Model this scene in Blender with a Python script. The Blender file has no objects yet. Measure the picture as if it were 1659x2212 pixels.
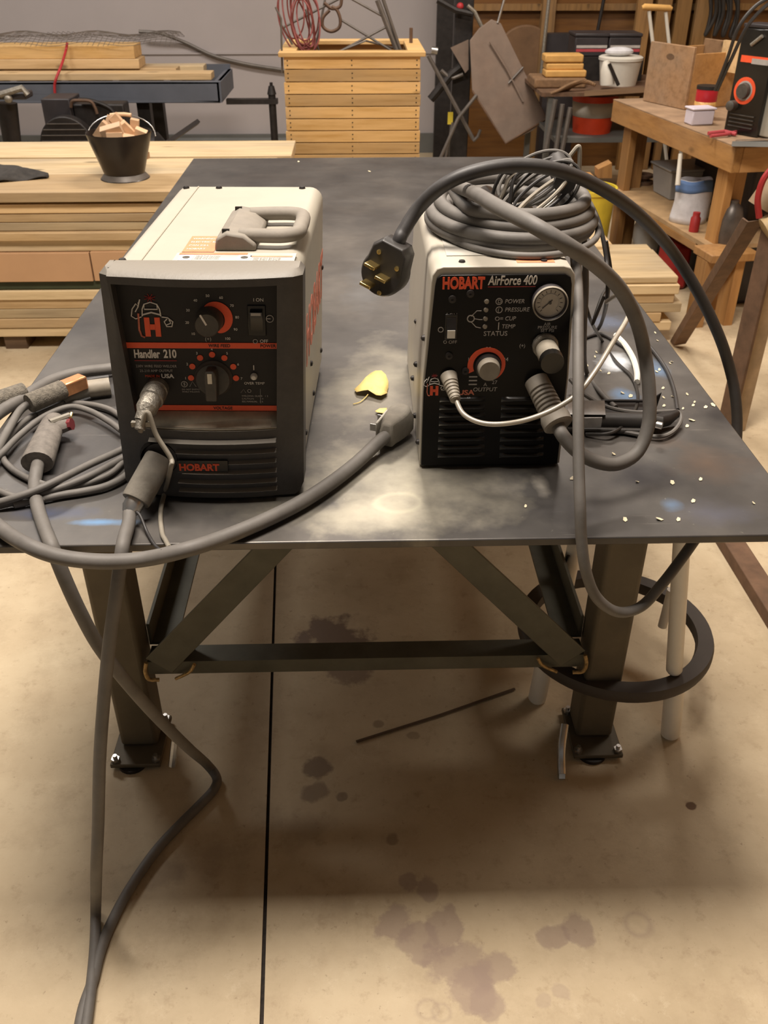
import bpy, bmesh, math, random
from mathutils import Vector, Matrix
random.seed(7)
PI = math.pi
C = bpy.context.scene.collection
# ------------------------------------------------------------------ camera, light, exposure
TZ = 0.78                                   # table top height
YAW, PIT, ROL, FPX = .02555, .57391, -.00033, 1939.66
CAM = Vector((0, 0, TZ + .6923))
fw = Vector((math.sin(YAW)*math.cos(PIT), math.cos(YAW)*math.cos(PIT), -math.sin(PIT)))
rt0 = Vector((math.cos(YAW), -math.sin(YAW), 0)); up0 = rt0.cross(fw)
rt = rt0*math.cos(ROL) + up0*math.sin(ROL); up = -rt0*math.sin(ROL) + up0*math.cos(ROL)
cd = bpy.data.cameras.new('camera'); cam = bpy.data.objects.new('camera', cd); C.objects.link(cam)
cam.matrix_world = Matrix(((rt.x, up.x, -fw.x, CAM.x), (rt.y, up.y, -fw.y, CAM.y), (rt.z, up.z, -fw.z, CAM.z), (0, 0, 0, 1)))
cd.sensor_fit = 'VERTICAL'; cd.sensor_height = 36; cd.lens = FPX/2212*36; cd.clip_start = .02
cd.dof.use_dof = True; cd.dof.focus_distance = 1.35; cd.dof.aperture_fstop = 13
bpy.context.scene.camera = cam
W = bpy.data.worlds.new('world'); bpy.context.scene.world = W; W.use_nodes = True
W.node_tree.nodes['Background'].inputs[0].default_value = (1, .93, .86, 1)
W.node_tree.nodes['Background'].inputs[1].default_value = .12
def area(name, loc, sx, sy, power, col, rot=(0, 0, 0)):
    l = bpy.data.lights.new(name, 'AREA'); l.shape = 'RECTANGLE'; l.size = sx; l.size_y = sy; l.energy = power; l.color = col
    o = bpy.data.objects.new(name, l); o.location = loc; o.rotation_euler = rot; C.objects.link(o); return o
WARM = (1, .90, .80)
area('ceiling_lamp', (-.3, 1.35, 3.6), 1.4, .7, 172, WARM)
area('ceiling_lamp', (.5, 4.6, 3.6), 1.3, .6, 80, WARM)
area('ceiling_lamp', (-2.6, 5.0, 3.6), 1.3, .6, 76, (1, .95, .9))
area('ceiling_lamp', (2.5, 3.0, 3.6), 1.3, .6, 30, WARM)
vs = bpy.context.scene.view_settings
vs.view_transform = 'Standard'; vs.look = 'None'; vs.gamma = 1; vs.use_curve_mapping = False; vs.exposure = .16
# ------------------------------------------------------------------ point finding: a sight line met with a real plane
def ray(px, py): return fw + rt*((px-829.5)/FPX) - up*((py-1106)/FPX)
def U(px, py, X=None, Y=None, Z=None):
    d = ray(px, py)
    t = (Y-CAM.y)/d.y if Y is not None else (Z-CAM.z)/d.z if Z is not None else (X-CAM.x)/d.x
    return CAM + d*t
def UL(M, px, py, x=None, y=None, z=None):
    Mi = M.inverted(); o = Mi @ CAM; d = Mi.to_3x3() @ ray(px, py)
    t = (y-o.y)/d.y if y is not None else (z-o.z)/d.z if z is not None else (x-o.x)/d.x
    return o + d*t
# ------------------------------------------------------------------ materials
def s2l(c):
    return tuple((v/12.92 if v <= .04045 else ((v+.055)/1.055)**2.4) for v in c)
def hexc(r, g, b): return s2l((r/255, g/255, b/255))
class NT:
    def __init__(s, name):
        s.m = bpy.data.materials.new(name); s.m.use_nodes = True; s.t = s.m.node_tree; s.b = s.t.nodes['Principled BSDF']
    def n(s, typ, **kw):
        o = s.t.nodes.new(typ)
        for k, v in kw.items():
            if k.startswith('i_'): o.inputs[k[2:].replace('_', ' ')].default_value = v
            else: setattr(o, k, v)
        return o
    def l(s, a, b): s.t.links.new(a, b)
    def math(s, op, a, b=None, clamp=False):
        o = s.t.nodes.new('ShaderNodeMath'); o.operation = op; o.use_clamp = clamp
        for i, v in enumerate((a, b)):
            if v is None: continue
            if isinstance(v, (int, float)): o.inputs[i].default_value = v
            else: s.l(v, o.inputs[i])
        return o.outputs[0]
    def mix(s, fac, a, b):
        o = s.t.nodes.new('ShaderNodeMix'); o.data_type = 'RGBA'
        for i, v in ((0, fac), (6, a), (7, b)):
            if isinstance(v, (int, float)): o.inputs[i].default_value = v
            elif isinstance(v, tuple): o.inputs[i].default_value = (*v[:3], 1)
            else: s.l(v, o.inputs[i])
        return o.outputs[2]
    def noise(s, vec, scale, detail=4, rough=.6, out=0):
        o = s.t.nodes.new('ShaderNodeTexNoise'); o.inputs['Scale'].default_value = scale; o.inputs['Detail'].default_value = detail
        o.inputs['Roughness'].default_value = rough
        if vec is not None: s.l(vec, o.inputs['Vector'])
        return o.outputs[out]
    def ramp(s, fac, stops):
        o = s.t.nodes.new('ShaderNodeValToRGB'); e = o.color_ramp.elements
        while len(e) < len(stops): e.new(.5)
        for k, (p, c) in enumerate(stops): e[k].position = p; e[k].color = (*c[:3], 1) if isinstance(c, tuple) else (c, c, c, 1)
        s.l(fac, o.inputs[0]); return o.outputs[0]
def mat(name, col, rough=.5, metal=0, var=.12, scale=30, bump=.0, dust=0, dustcol=(.30, .26, .20), coat=0):
    """general surface: noise-varied colour, optional bump, optional settled dust blotches"""
    k = NT(name); tc = k.n('ShaderNodeTexCoord'); oi = k.n('ShaderNodeObjectInfo')
    v = k.n('ShaderNodeVectorMath', operation='ADD'); k.l(tc.outputs['Object'], v.inputs[0])
    k.l(oi.outputs['Random'], v.inputs[1])
    n1 = k.noise(v.outputs[0], scale, 5)
    c = k.ramp(n1, [(.3, tuple(x*(1-var) for x in col)), (.7, tuple(min(1, x*(1+var)) for x in col))])
    if dust:
        n2 = k.noise(v.outputs[0], scale*.45, 6, .7)
        f = k.math('MULTIPLY', k.ramp(n2, [(.32, 0.25), (.72, 1.)]), dust)
        c = k.mix(f, c, dustcol)
        k.l(k.math('ADD', k.math('MULTIPLY', f, .3), rough, True), k.b.inputs['Roughness'])
        if metal: k.l(k.math('MULTIPLY', k.math('SUBTRACT', 1., f), metal), k.b.inputs['Metallic'])
    else:
        k.b.inputs['Roughness'].default_value = rough
        k.b.inputs['Metallic'].default_value = metal
    k.l(c, k.b.inputs['Base Color'])
    if coat: k.b.inputs['Coat Weight'].default_value = coat
    if bump:
        bp = k.n('ShaderNodeBump'); bp.inputs['Strength'].default_value = bump; bp.inputs['Distance'].default_value = .003
        k.l(k.noise(v.outputs[0], scale*2.5, 4), bp.inputs['Height']); k.l(bp.outputs[0], k.b.inputs['Normal'])
    return k.m
def wood(name, c1, c2, axis=0, rough=.6, grey=.15, knots=True):
    k = NT(name); tc = k.n('ShaderNodeTexCoord'); oi = k.n('ShaderNodeObjectInfo')
    sc = [22, 22, 22]; sc[axis] = 1.6
    mp = k.n('ShaderNodeMapping'); mp.inputs['Scale'].default_value = sc
    of = k.n('ShaderNodeVectorMath', operation='SCALE'); of.inputs['Scale'].default_value = 37
    k.l(oi.outputs['Random'], of.inputs[0]); k.l(of.outputs[0], mp.inputs['Location']); k.l(tc.outputs['Object'], mp.inputs['Vector'])
    g = k.noise(mp.outputs[0], 1.6, 6, .65)
    c = k.ramp(g, [(.3, c2), (.52, c1), (.75, tuple(min(1, x*1.15) for x in c1))])
    mp2 = k.n('ShaderNodeMapping'); sc2 = [3., 3., 3.]; sc2[axis] = .9; mp2.inputs['Scale'].default_value = sc2
    k.l(of.outputs[0], mp2.inputs['Location']); k.l(tc.outputs['Object'], mp2.inputs['Vector'])
    big = k.noise(mp2.outputs[0], 1.2, 3)
    c = k.mix(k.math('MULTIPLY', k.ramp(big, [(.45, 0.), (.7, 1.)]), grey), c, (.25, .22, .18))
    if knots:
        vo = k.n('ShaderNodeTexVoronoi'); mp3 = k.n('ShaderNodeMapping'); s3 = [7., 7., 7.]; s3[axis] = 2.6
        mp3.inputs['Scale'].default_value = s3; k.l(of.outputs[0], mp3.inputs['Location']); k.l(tc.outputs['Object'], mp3.inputs['Vector'])
        k.l(mp3.outputs[0], vo.inputs['Vector']); vo.inputs['Scale'].default_value = 1.
        kn = k.ramp(vo.outputs['Distance'], [(.07, 1.), (.13, 0.)])
        c = k.mix(k.math('MULTIPLY', kn, .75), c, tuple(x*.28 for x in c2))
    hs = k.n('ShaderNodeHueSaturation'); k.l(c, hs.inputs['Color'])
    k.l(k.math('ADD', k.math('MULTIPLY', oi.outputs['Random'], .5), .70), hs.inputs['Value'])
    k.l(hs.outputs[0], k.b.inputs['Base Color']); k.b.inputs['Roughness'].default_value = rough
    bp = k.n('ShaderNodeBump'); bp.inputs['Strength'].default_value = .25; bp.inputs['Distance'].default_value = .002
    k.l(g, bp.inputs['Height']); k.l(bp.outputs[0], k.b.inputs['Normal'])
    return k.m
def blobs(k, pos, c, items, namp=.7, nscale=18):
    """noise-edged elliptical marks, some painting sheen into the colour: (x, y, rx, ry, degrees, softness, colour, strength, ring)"""
    sep = k.n('ShaderNodeSeparateXYZ'); k.l(pos, sep.inputs[0])
    nz = k.math('SUBTRACT', k.noise(pos, nscale, 5, .6), .5)
    for (x, y, rx, ry, dg, soft, col, st, ring) in items:
        a = math.radians(dg); ca, sa = math.cos(a), math.sin(a)
        dx = k.math('SUBTRACT', sep.outputs[0], x); dy = k.math('SUBTRACT', sep.outputs[1], y)
        u = k.math('MULTIPLY', k.math('ADD', k.math('MULTIPLY', dx, ca), k.math('MULTIPLY', dy, sa)), 1/rx)
        v = k.math('MULTIPLY', k.math('SUBTRACT', k.math('MULTIPLY', dy, ca), k.math('MULTIPLY', dx, sa)), 1/ry)
        d = k.math('SQRT', k.math('ADD', k.math('MULTIPLY', u, u), k.math('MULTIPLY', v, v)))
        d = k.math('ADD', d, k.math('MULTIPLY', nz, namp*3 if not ring else namp))
        if ring:
            f = k.math('SUBTRACT', 1., k.math('MULTIPLY', k.math('ABSOLUTE', k.math('SUBTRACT', d, 1.)), 1/ring), True)
        else:
            f = k.math('MULTIPLY', k.math('SUBTRACT', 1., d), 1/soft, True)
        c = k.mix(k.math('MULTIPLY', f, st), c, col)
    return c
pine = wood('pine', (.58, .40, .205), (.44, .285, .13), grey=.3)
pine_pale = wood('pine_pale', (.62, .47, .27), (.47, .34, .175), grey=.45)
pine_v = wood('pine_upright', (.42, .215, .068), (.29, .135, .038), axis=2)
bench_wood = wood('bench_wood', (.44, .225, .07), (.32, .15, .04), axis=1, grey=.25)
crate_wood = wood('crate_wood', (.68, .43, .17), (.54, .31, .09), grey=.35)
ply = wood('dark_plywood', (.20, .085, .018), (.12, .045, .009), axis=0, rough=.45, knots=False)
studs = wood('stud_wood', (.30, .16, .05), (.17, .085, .024), axis=2)
old_box = wood('old_box_wood', (.33, .195, .10), (.23, .13, .06), axis=0, grey=.4)
skid_wood = wood('skid_wood', (.14, .08, .04), (.09, .05, .025))
beige = mat('cream_paint', hexc(160, 155, 142), .42, 0, .05, 12, 0, .16, (.42, .37, .28))
cream_b = mat('cream_paint_cutter', hexc(176, 170, 157), .4, 0, .04, 12, 0, .12, (.42, .37, .28))
bezel_m = mat('charcoal_plastic', hexc(54, 52, 52), .5, 0, .1, 60, .15, .16, (.24, .22, .19))
def dusty_top(m, col, st=.85):
    """dust lying on whatever faces upward"""
    t = m.node_tree; b = t.nodes['Principled BSDF']; old = b.inputs['Base Color'].links[0].from_socket
    g = t.nodes.new('ShaderNodeNewGeometry'); s = t.nodes.new('ShaderNodeSeparateXYZ'); t.links.new(g.outputs['Normal'], s.inputs[0])
    r = t.nodes.new('ShaderNodeMapRange'); r.inputs[1].default_value = .45; r.inputs[2].default_value = .95; r.inputs[4].default_value = st; t.links.new(s.outputs[2], r.inputs[0])
    x = t.nodes.new('ShaderNodeMix'); x.data_type = 'RGBA'; t.links.new(r.outputs[0], x.inputs[0]); t.links.new(old, x.inputs[6]); x.inputs[7].default_value = (*col, 1)
    t.links.new(x.outputs[2], b.inputs['Base Color'])
dusty_top(bezel_m, hexc(124, 118, 107))
panel_m = mat('panel_black', hexc(34, 31, 30), .45, 0, .08, 40, 0, .05, (.2, .17, .14)); panel_m.node_tree.nodes['Principled BSDF'].inputs['Specular IOR Level'].default_value = .3
gloss_black = mat('gloss_black', hexc(15, 14, 14), .2, 0, .1, 40, 0, .04)
front_black = mat('front_black', hexc(13, 11, 11), .32, 0, .1, 40); front_black.node_tree.nodes['Principled BSDF'].inputs['Specular IOR Level'].default_value = .22
ledge_m = mat('dusty_ledge', hexc(196, 186, 166), .7, 0, .2, 40)
orange = mat('orange_ink', hexc(242, 92, 52), .5, 0, .06, 30)
orange_side = mat('worn_orange_ink', hexc(208, 120, 96), .6, 0, .3, 60)
red_ink = mat('dull_red_ink', hexc(160, 52, 48), .5)
white_ink = mat('pale_ink', hexc(222, 216, 208), .5)
grey_ink = mat('grey_ink', hexc(172, 166, 160), .5)
knob_m = mat('knob_black', hexc(46, 44, 43), .45, 0, .1, 60, 0, .25)
dusty_knob = mat('dusty_knob', hexc(140, 132, 118), .6, 0, .15, 60)
white_plas = mat('white_plastic', hexc(220, 216, 205), .5, 0, .08, 20)
handle_m = mat('dusty_handle_plastic', hexc(118, 112, 103), .65, 0, .12, 50, .1, .3)
cable_m = mat('dusty_cable', hexc(88, 84, 80), .55, 0, .22, 25, .1, .35, (.23, .215, .19))
cable_dk = mat('dark_cable', hexc(40, 38, 38), .5, 0, .2, 25, .1, .12, (.2, .18, .16))
cable_bk = mat('black_cable', hexc(30, 28, 28), .42, 0, .2, 25, 0, .1)
cable_lt = mat('pale_cable', hexc(132, 126, 114), .5, 0, .15, 25, 0, .2)
cable_sv = mat('silver_cable', hexc(168, 160, 146), .35, .35, .12, 40)
rubber_m = mat('dusty_rubber', hexc(112, 108, 100), .75, 0, .2, 60, .2, .3)
grip_m = mat('worn_grip', hexc(98, 92, 86), .7, 0, .4, 70, .3, .3, (.3, .27, .23))
braid_m = mat('pitted_sleeve', hexc(104, 98, 88), .8, 0, .5, 160, .8, .2)
copper = mat('copper', (.75, .36, .17), .35, .85, .25, 40)
brass = mat('brass', (.72, .53, .2), .25, .95, .15, 60)
steel = mat('bright_steel', (.55, .54, .52), .3, .95, .2, 40)
chrome = mat('knurled_steel', hexc(150, 145, 135), .4, .7, .3, 120, .5, .2)
frame_m = mat('mill_steel', hexc(84, 84, 74), .5, .45, .25, 14, .1, .3, (.22, .19, .13))
leg_m = mat('leg_steel', hexc(84, 76, 62), .5, .4, .3, 9, .1, .35, (.19, .155, .10))
weld_m = mat('weld_bead', (.42, .28, .12), .45, .6, .5, 120, .6)
rust_m = mat('rusty_steel', hexc(98, 72, 54), .75, .2, .35, 18, .3, .2, (.24, .17, .1))
rust_b = mat('rusty_post_steel', hexc(172, 148, 118), .7, 0, .3, 10, .2, .25, (.3, .23, .14))
dk_metal = mat('dark_metal', hexc(42, 38, 36), .5, .3, .3, 30, .2)
blue_steel = mat('blue_grey_paint', hexc(84, 88, 97), .5, 0, .1, 8)
wallw = mat('white_metal_cladding', hexc(170, 162, 160), .65, 0, .04, 2)
wall_trim = mat('grey_trim', hexc(96, 96, 92), .6, 0, .1, 6)
bucket_m = mat('black_enamel', hexc(38, 32, 28), .3, .2, .2, 20)
cutwood = wood('cut_wood', (.64, .42, .25), (.52, .33, .18), knots=False, grey=.0)
cloth_m = mat('dark_cloth', hexc(52, 48, 44), .9, 0, .4, 30, .4)
tan_m = mat('tan_board', hexc(188, 148, 110), .75, 0, .06, 5)
green_m = mat('dark_green_tarp', hexc(52, 58, 36), .7, 0, .2, 9)
red_m = mat('red_paint', hexc(150, 36, 36), .5, 0, .15, 20)
strap_m = mat('red_cord', hexc(170, 40, 44), .6, 0, .15, 20)
plate_m = mat('dusty_red_plate', hexc(118, 98, 84), .75, .1, .18, 12, .2, .5, (.23, .19, .155))
disc_m = mat('tan_disc', hexc(112, 84, 58), .8, 0, .2, 9)
foam_m = mat('yellow_block', hexc(196, 152, 86), .8, 0, .12, 16)
white_b = mat('white_bucket_plastic', hexc(206, 202, 190), .5, 0, .08, 10)
orange_b = mat('orange_bucket_plastic', hexc(200, 62, 26), .5, 0, .12, 12)
yellow_b = mat('yellow_bucket_plastic', hexc(206, 184, 58), .5, 0, .12, 12)
clear_b = mat('milky_tub_plastic', hexc(150, 150, 148), .35, 0, .1, 10)
blue_ink = mat('blue_print', hexc(96, 128, 178), .6, 0, .1, 10)
bag_m = mat('white_bag', hexc(204, 204, 208), .6, 0, .14, 20, .3)
can_m = mat('red_can', hexc(186, 36, 48), .35, 0, .08, 12)
lid_m = mat('white_lid_box', hexc(206, 198, 208), .5, 0, .04, 12)
ring_m = mat('dark_ring_rubber', hexc(52, 44, 38), .6, 0, .2, 12, .1, .2, (.16, .13, .1))
pvc_m = mat('white_pipe', hexc(236, 230, 218), .5, 0, .05, 14)
twig_m = mat('brown_rope', hexc(122, 94, 66), .85, 0, .3, 30)
bat_m = mat('battery_case', hexc(48, 44, 46), .5, 0, .2, 12)
bat_s = mat('battery_stripe', hexc(176, 70, 76), .5, 0, .2, 12)
wire_m = mat('grey_wire', hexc(108, 102, 96), .5, .4, .2, 12)
redwire = mat('rusty_red_wire', hexc(134, 70, 66), .7, .1, .2, 12)
bronze = mat('brown_metal', hexc(96, 74, 58), .6, .3, .3, 20)
leaf_m = mat('yellow_leaf', hexc(222, 196, 122), .6, 0, .1, 60, .2)
chip_m = mat('pale_chip', hexc(222, 210, 178), .6, 0, .15, 60)
gauge_face = mat('gauge_face', hexc(176, 168, 156), .35, 0, .12, 60)
sticker_g = mat('grey_sticker', hexc(176, 172, 162), .5, 0, .08, 30)
bottle_m = mat('dark_dusty_metal', hexc(78, 72, 70), .35, .4, .3, 20, 0, .2)
# ------------------------------------------------------------------ mesh builder
class MB:
    def __init__(s, M=None): s.b = bmesh.new(); s.M = M or Matrix()
    def _add(s, vs, fs, T=None):
        T = s.M @ T if T is not None else s.M
        v = [s.b.verts.new(T @ Vector(p)) for p in vs]
        for f in fs:
            try: s.b.faces.new([v[i] for i in f])
            except ValueError: pass
        return s
    def box(s, x0, x1, y0, y1, z0, z1, T=None):
        return s._add([(x0,y0,z0),(x1,y0,z0),(x1,y1,z0),(x0,y1,z0),(x0,y0,z1),(x1,y0,z1),(x1,y1,z1),(x0,y1,z1)],
                      [(0,3,2,1),(4,5,6,7),(0,1,5,4),(1,2,6,5),(2,3,7,6),(3,0,4,7)], T)
    def hexa(s, bot, top):
        """box from 4 bottom and 4 top corners"""
        return s._add(list(bot)+list(top), [(0,3,2,1),(4,5,6,7),(0,1,5,4),(1,2,6,5),(2,3,7,6),(3,0,4,7)])
    def prism(s, pts, d0, d1, T=None):
        """pts (x,z) outline extruded from y=d0 to y=d1"""
        n = len(pts); vs = [(p[0], d0, p[1]) for p in pts] + [(p[0], d1, p[1]) for p in pts]
        return s._add(vs, [tuple(range(n)), tuple(range(2*n-1, n-1, -1))] + [(i, i+n, (i+1) % n+n, (i+1) % n) for i in range(n)], T)
    def cyl(s, p0, p1, r0, r1=None, n=20, caps=True):
        return s.tube([p0, p1], [r0, r0 if r1 is None else r1], n, caps)
    def tube(s, pts, r, n=10, caps=True, flat=1.):
        pts = [s.M @ Vector(p) for p in pts]; N = len(pts)
        rs = r if isinstance(r, (list, tuple)) else [r]*N
        t0 = (pts[1]-pts[0]).normalized(); a = Vector((0, 0, 1)) if abs(t0.z) < .9 else Vector((1, 0, 0))
        nx = t0.cross(a).normalized(); rings = []
        for i, p in enumerate(pts):
            t = (pts[min(i+1, N-1)]-pts[max(i-1, 0)])
            t = t.normalized() if t.length > 1e-9 else t0
            nx = (nx - t*nx.dot(t)); nx = nx.normalized() if nx.length > 1e-6 else t.orthogonal().normalized()
            ny = t.cross(nx)
            rings.append([s.b.verts.new(p + (nx*math.cos(2*PI*j/n)*rs[i] + ny*math.sin(2*PI*j/n)*rs[i]*flat)) for j in range(n)])
        for i in range(N-1):
            for j in range(n):
                s.b.faces.new((rings[i][j], rings[i][(j+1) % n], rings[i+1][(j+1) % n], rings[i+1][j]))
        if caps:
            s.b.faces.new(rings[0][::-1]); s.b.faces.new(rings[-1])
        return s
    def lathe(s, prof, T=None, n=28, closed=False):
        """prof (r,z) about local z"""
        T = s.M @ T if T is not None else s.M; R = []
        for (r, z) in prof:
            if r < 1e-6: R.append([s.b.verts.new(T @ Vector((0, 0, z)))])
            else: R.append([s.b.verts.new(T @ Vector((r*math.cos(2*PI*j/n), r*math.sin(2*PI*j/n), z))) for j in range(n)])
        prs = list(zip(R, R[1:])) + ([(R[-1], R[0])] if closed else [])
        for a, b in prs:
            for j in range(n):
                k = (j+1) % n
                if len(a) == 1 and len(b) == 1: continue
                if len(a) == 1: s.b.faces.new((a[0], b[j], b[k]))
                elif len(b) == 1: s.b.faces.new((a[j], a[k], b[0]))
                else: s.b.faces.new((a[j], a[k], b[k], b[j]))
        return s
    def ball(s, c, r, sc=(1, 1, 1), n=14):
        T = Matrix.Translation(c) @ Matrix.Diagonal((*sc, 1))
        m = n//2
        return s.lathe([(r*math.sin(PI*i/m), -r*math.cos(PI*i/m)) for i in range(m+1)], T, n)
    def grid(s, f, nu, nv):
        v = [[s.b.verts.new(s.M @ Vector(f(i/nu, j/nv))) for j in range(nv+1)] for i in range(nu+1)]
        for i in range(nu):
            for j in range(nv): s.b.faces.new((v[i][j], v[i+1][j], v[i+1][j+1], v[i][j+1]))
        return s
def obj(name, mb, m, parent=None, bevel=0, smooth=True, label=None, seg=2, solid=0):
    b = mb.b; bmesh.ops.remove_doubles(b, verts=b.verts, dist=1e-6); bmesh.ops.recalc_face_normals(b, faces=b.faces)
    xs = [v.co.x for v in b.verts]; ys = [v.co.y for v in b.verts]; zs = [v.co.z for v in b.verts]
    o0 = Vector(((min(xs)+max(xs))/2, (min(ys)+max(ys))/2, min(zs)))
    for v in b.verts: v.co -= o0
    me = bpy.data.meshes.new(name); b.to_mesh(me); b.free(); me.materials.append(m)
    o = bpy.data.objects.new(name, me); o.location = o0; C.objects.link(o)
    if smooth:
        me.polygons.foreach_set('use_smooth', [True]*len(me.polygons))
        me.set_sharp_from_angle(angle=math.radians(38))
    if solid:
        sd = o.modifiers.new('solid', 'SOLIDIFY'); sd.thickness = solid
    if bevel:
        bv = o.modifiers.new('bevel', 'BEVEL'); bv.width = bevel; bv.segments = seg; bv.limit_method = 'ANGLE'; bv.angle_limit = math.radians(40)
    if parent: setp(o, parent)
    if label: o['label'] = label
    return o
def wloc(o):
    v = o.location.copy(); p = o.parent
    return v     # all locations are world locations: parents carry an inverse
def setp(o, parent):
    o.parent = parent; o.matrix_parent_inverse = Matrix.Translation(-WL[parent.name]) if parent.name in WL else Matrix.Translation(-parent.location)
    if parent.parent is not None:      # sub-part: undo the whole chain
        o.matrix_parent_inverse = (chain(parent)).inverted()
WL = {}
def chain(o):
    m = Matrix.Translation(o.location)
    if o.parent is not None: m = chain(o.parent) @ o.matrix_parent_inverse @ m
    return m
def thing(name, label, cat, loc, group=None):
    o = bpy.data.objects.new(name, None); o.empty_display_size = .05; o.location = loc; C.objects.link(o)
    o['label'] = label; o['category'] = cat
    if group: o['group'] = group
    return o
def tag(o, label, cat, group=None, kind=None):
    o['label'] = label; o['category'] = cat
    if group: o['group'] = group
    if kind: o['kind'] = kind
    return o
def struct(name, mb, m, **k):
    o = obj(name, mb, m, **k)
    o['kind'] = 'structure'; return o
def smooth_path(pts, step=8):
    P = [Vector(p) for p in pts]; P = [P[0]*2-P[1]] + P + [P[-1]*2-P[-2]]; out = []
    for i in range(1, len(P)-2):
        a, b, c, d = P[i-1:i+3]
        for k in range(step):
            t = k/step
            out.append(.5*((2*b)+(c-a)*t+(2*a-5*b+4*c-d)*t*t+(3*b-a-3*c+d)*t**3))
    out.append(P[-2]); return out
def cpath(spec, z=None, y=None):
    """list of (px, py[, 'z'|'y', value]) -> world points"""
    o = []
    for s in spec:
        if len(s) == 2: o.append(U(s[0], s[1], Z=z) if z is not None else U(s[0], s[1], Y=y))
        elif s[2] == 'z': o.append(U(s[0], s[1], Z=s[3]))
        else: o.append(U(s[0], s[1], Y=s[3]))
    return o
def cable(name, pts, r, m, parent=None, n=12, step=8, **k):
    return obj(name, MB().tube(smooth_path(pts, step), r, n), m, parent, **k)
def text(s, M, x, y, z, cap, m, parent, name='lettering', align='LEFT', bold=0, sx=1., rot=None, depth=.0003, shear=0, fit=0):
    """raised print on a surface facing local -y; x,z is the left/centre of the baseline"""
    cu = bpy.data.curves.new(name, 'FONT'); cu.body = s; cu.size = cap/.70; cu.align_x = align; cu.offset = bold; cu.extrude = depth; cu.shear = shear
    cu.resolution_u = 3
    t = bpy.data.objects.new(name, cu); me = bpy.data.meshes.new_from_object(t); bpy.data.objects.remove(t)
    R = rot if rot is not None else Matrix.Rotation(PI/2, 4, 'X')
    if fit:
        w_ = max(v.co.x for v in me.vertices)-min(v.co.x for v in me.vertices); sx = fit/w_
    me.transform(M @ Matrix.Translation((x, y, z)) @ R @ Matrix.Diagonal((sx, 1, 1, 1)))
    me.materials.clear(); me.materials.append(m)
    o = bpy.data.objects.new(name, me); C.objects.link(o)
    if len(me.vertices):
        xs = [v.co.x for v in me.vertices]; ys = [v.co.y for v in me.vertices]; zs = [v.co.z for v in me.vertices]
        o0 = Vector(((min(xs)+max(xs))/2, (min(ys)+max(ys))/2, min(zs))); me.transform(Matrix.Translation(-o0)); o.location = o0
    setp(o, parent); return o
# ------------------------------------------------------------------ room
k = NT('stained_concrete'); geo = k.n('ShaderNodeNewGeometry'); pos = geo.outputs['Position']
c = k.ramp(k.noise(pos, 2.2, 8, .65), [(.3, hexc(172, 154, 124)), (.5, hexc(190, 172, 142)), (.7, hexc(204, 188, 158))])
fine = k.noise(pos, 26, 6, .7)
c = k.mix(k.math('MULTIPLY', k.ramp(fine, [(.56, 0.), (.74, 1.)]), .45), c, hexc(140, 116, 88))
c = k.mix(k.math('MULTIPLY', k.ramp(k.noise(pos, 7, 8, .75), [(.5, 0.), (.68, 1.)]), .35), c, hexc(150, 130, 104))
c = k.mix(k.math('MULTIPLY', k.ramp(k.noise(pos, 16, 8, .8), [(.58, 0.), (.7, 1.)]), .3), c, hexc(222, 208, 180))
c = k.mix(k.math('MULTIPLY', k.ramp(k.noise(pos, 55, 4, .7), [(.64, 0.), (.72, 1.)]), .5), c, hexc(120, 98, 74))
def fl(px, py, rx, ry, rot=0, soft=.25, col=hexc(146, 126, 112), st=.6, ring=0):
    p = U(px, py, Z=0); d = (p-CAM).dot(fw); sc = d/FPX
    return (p.x, p.y, rx*sc, ry*sc*1.25, rot, soft, col, st, ring)
pur = hexc(140, 122, 112); drk = hexc(112, 94, 78)
st = [fl(850, 1995, 45, 34), fl(905, 2035, 60, 40, -25), fl(960, 2010, 42, 55), fl(925, 1920, 26, 26), fl(990, 2085, 70, 52, -30), fl(1075, 2090, 55, 30, 15),
      fl(1010, 2140, 60, 50, 0), fl(1050, 2170, 42, 30), fl(1195, 2025, 34, 26), fl(1255, 2012, 38, 32), fl(1380, 1997, 26, 20, ring=.45, st=.35),
      fl(880, 1905, 22, 20), fl(715, 1375, 85, 60, 10, .3, hexc(104, 84, 76), .8), fl(760, 1440, 60, 50, 0, .3, hexc(110, 88, 80), .6), fl(680, 1660, 34, 24, 0, .3, drk, .75),
      fl(682, 1712, 32, 24, 0, .3, drk, .6), fl(740, 1720, 14, 11, 0, .3, drk, .6), fl(845, 1812, 18, 16, 0, .3, drk, .5), fl(820, 1565, 14, 10, 0, .3, drk, .5), fl(893, 1588, 14, 9, 0, .3, drk, .4),
      fl(925, 2180, 22, 16, ring=.35, st=.3), fl(955, 2188, 20, 15, ring=.35, st=.3), fl(1210, 2145, 24, 18, st=.35), fl(1175, 2160, 22, 18, st=.3),
      fl(350, 1880, 60, 45, 0, .6, drk, .3), fl(450, 1850, 120, 60, 0, .9, drk, .35), fl(1494, 1741, 12, 8, 0, .3, hexc(92, 62, 34), .9), fl(1250, 1560, 40, 90, 0, .8, drk, .35), fl(640, 1790, 110, 60, 0, .8, drk, .3)]
c = blobs(k, pos, c, st)
# hairline scratch
c = k.mix(0., c, c)
k.l(c, k.b.inputs['Base Color']); k.b.inputs['Roughness'].default_value = .62; k.b.inputs['Specular IOR Level'].default_value = .35
bp = k.n('ShaderNodeBump'); bp.inputs['Strength'].default_value = .12; bp.inputs['Distance'].default_value = .01; k.l(fine, bp.inputs['Height']); k.l(bp.outputs[0], k.b.inputs['Normal'])
floor_m = k.m
WY = 7.55
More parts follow.
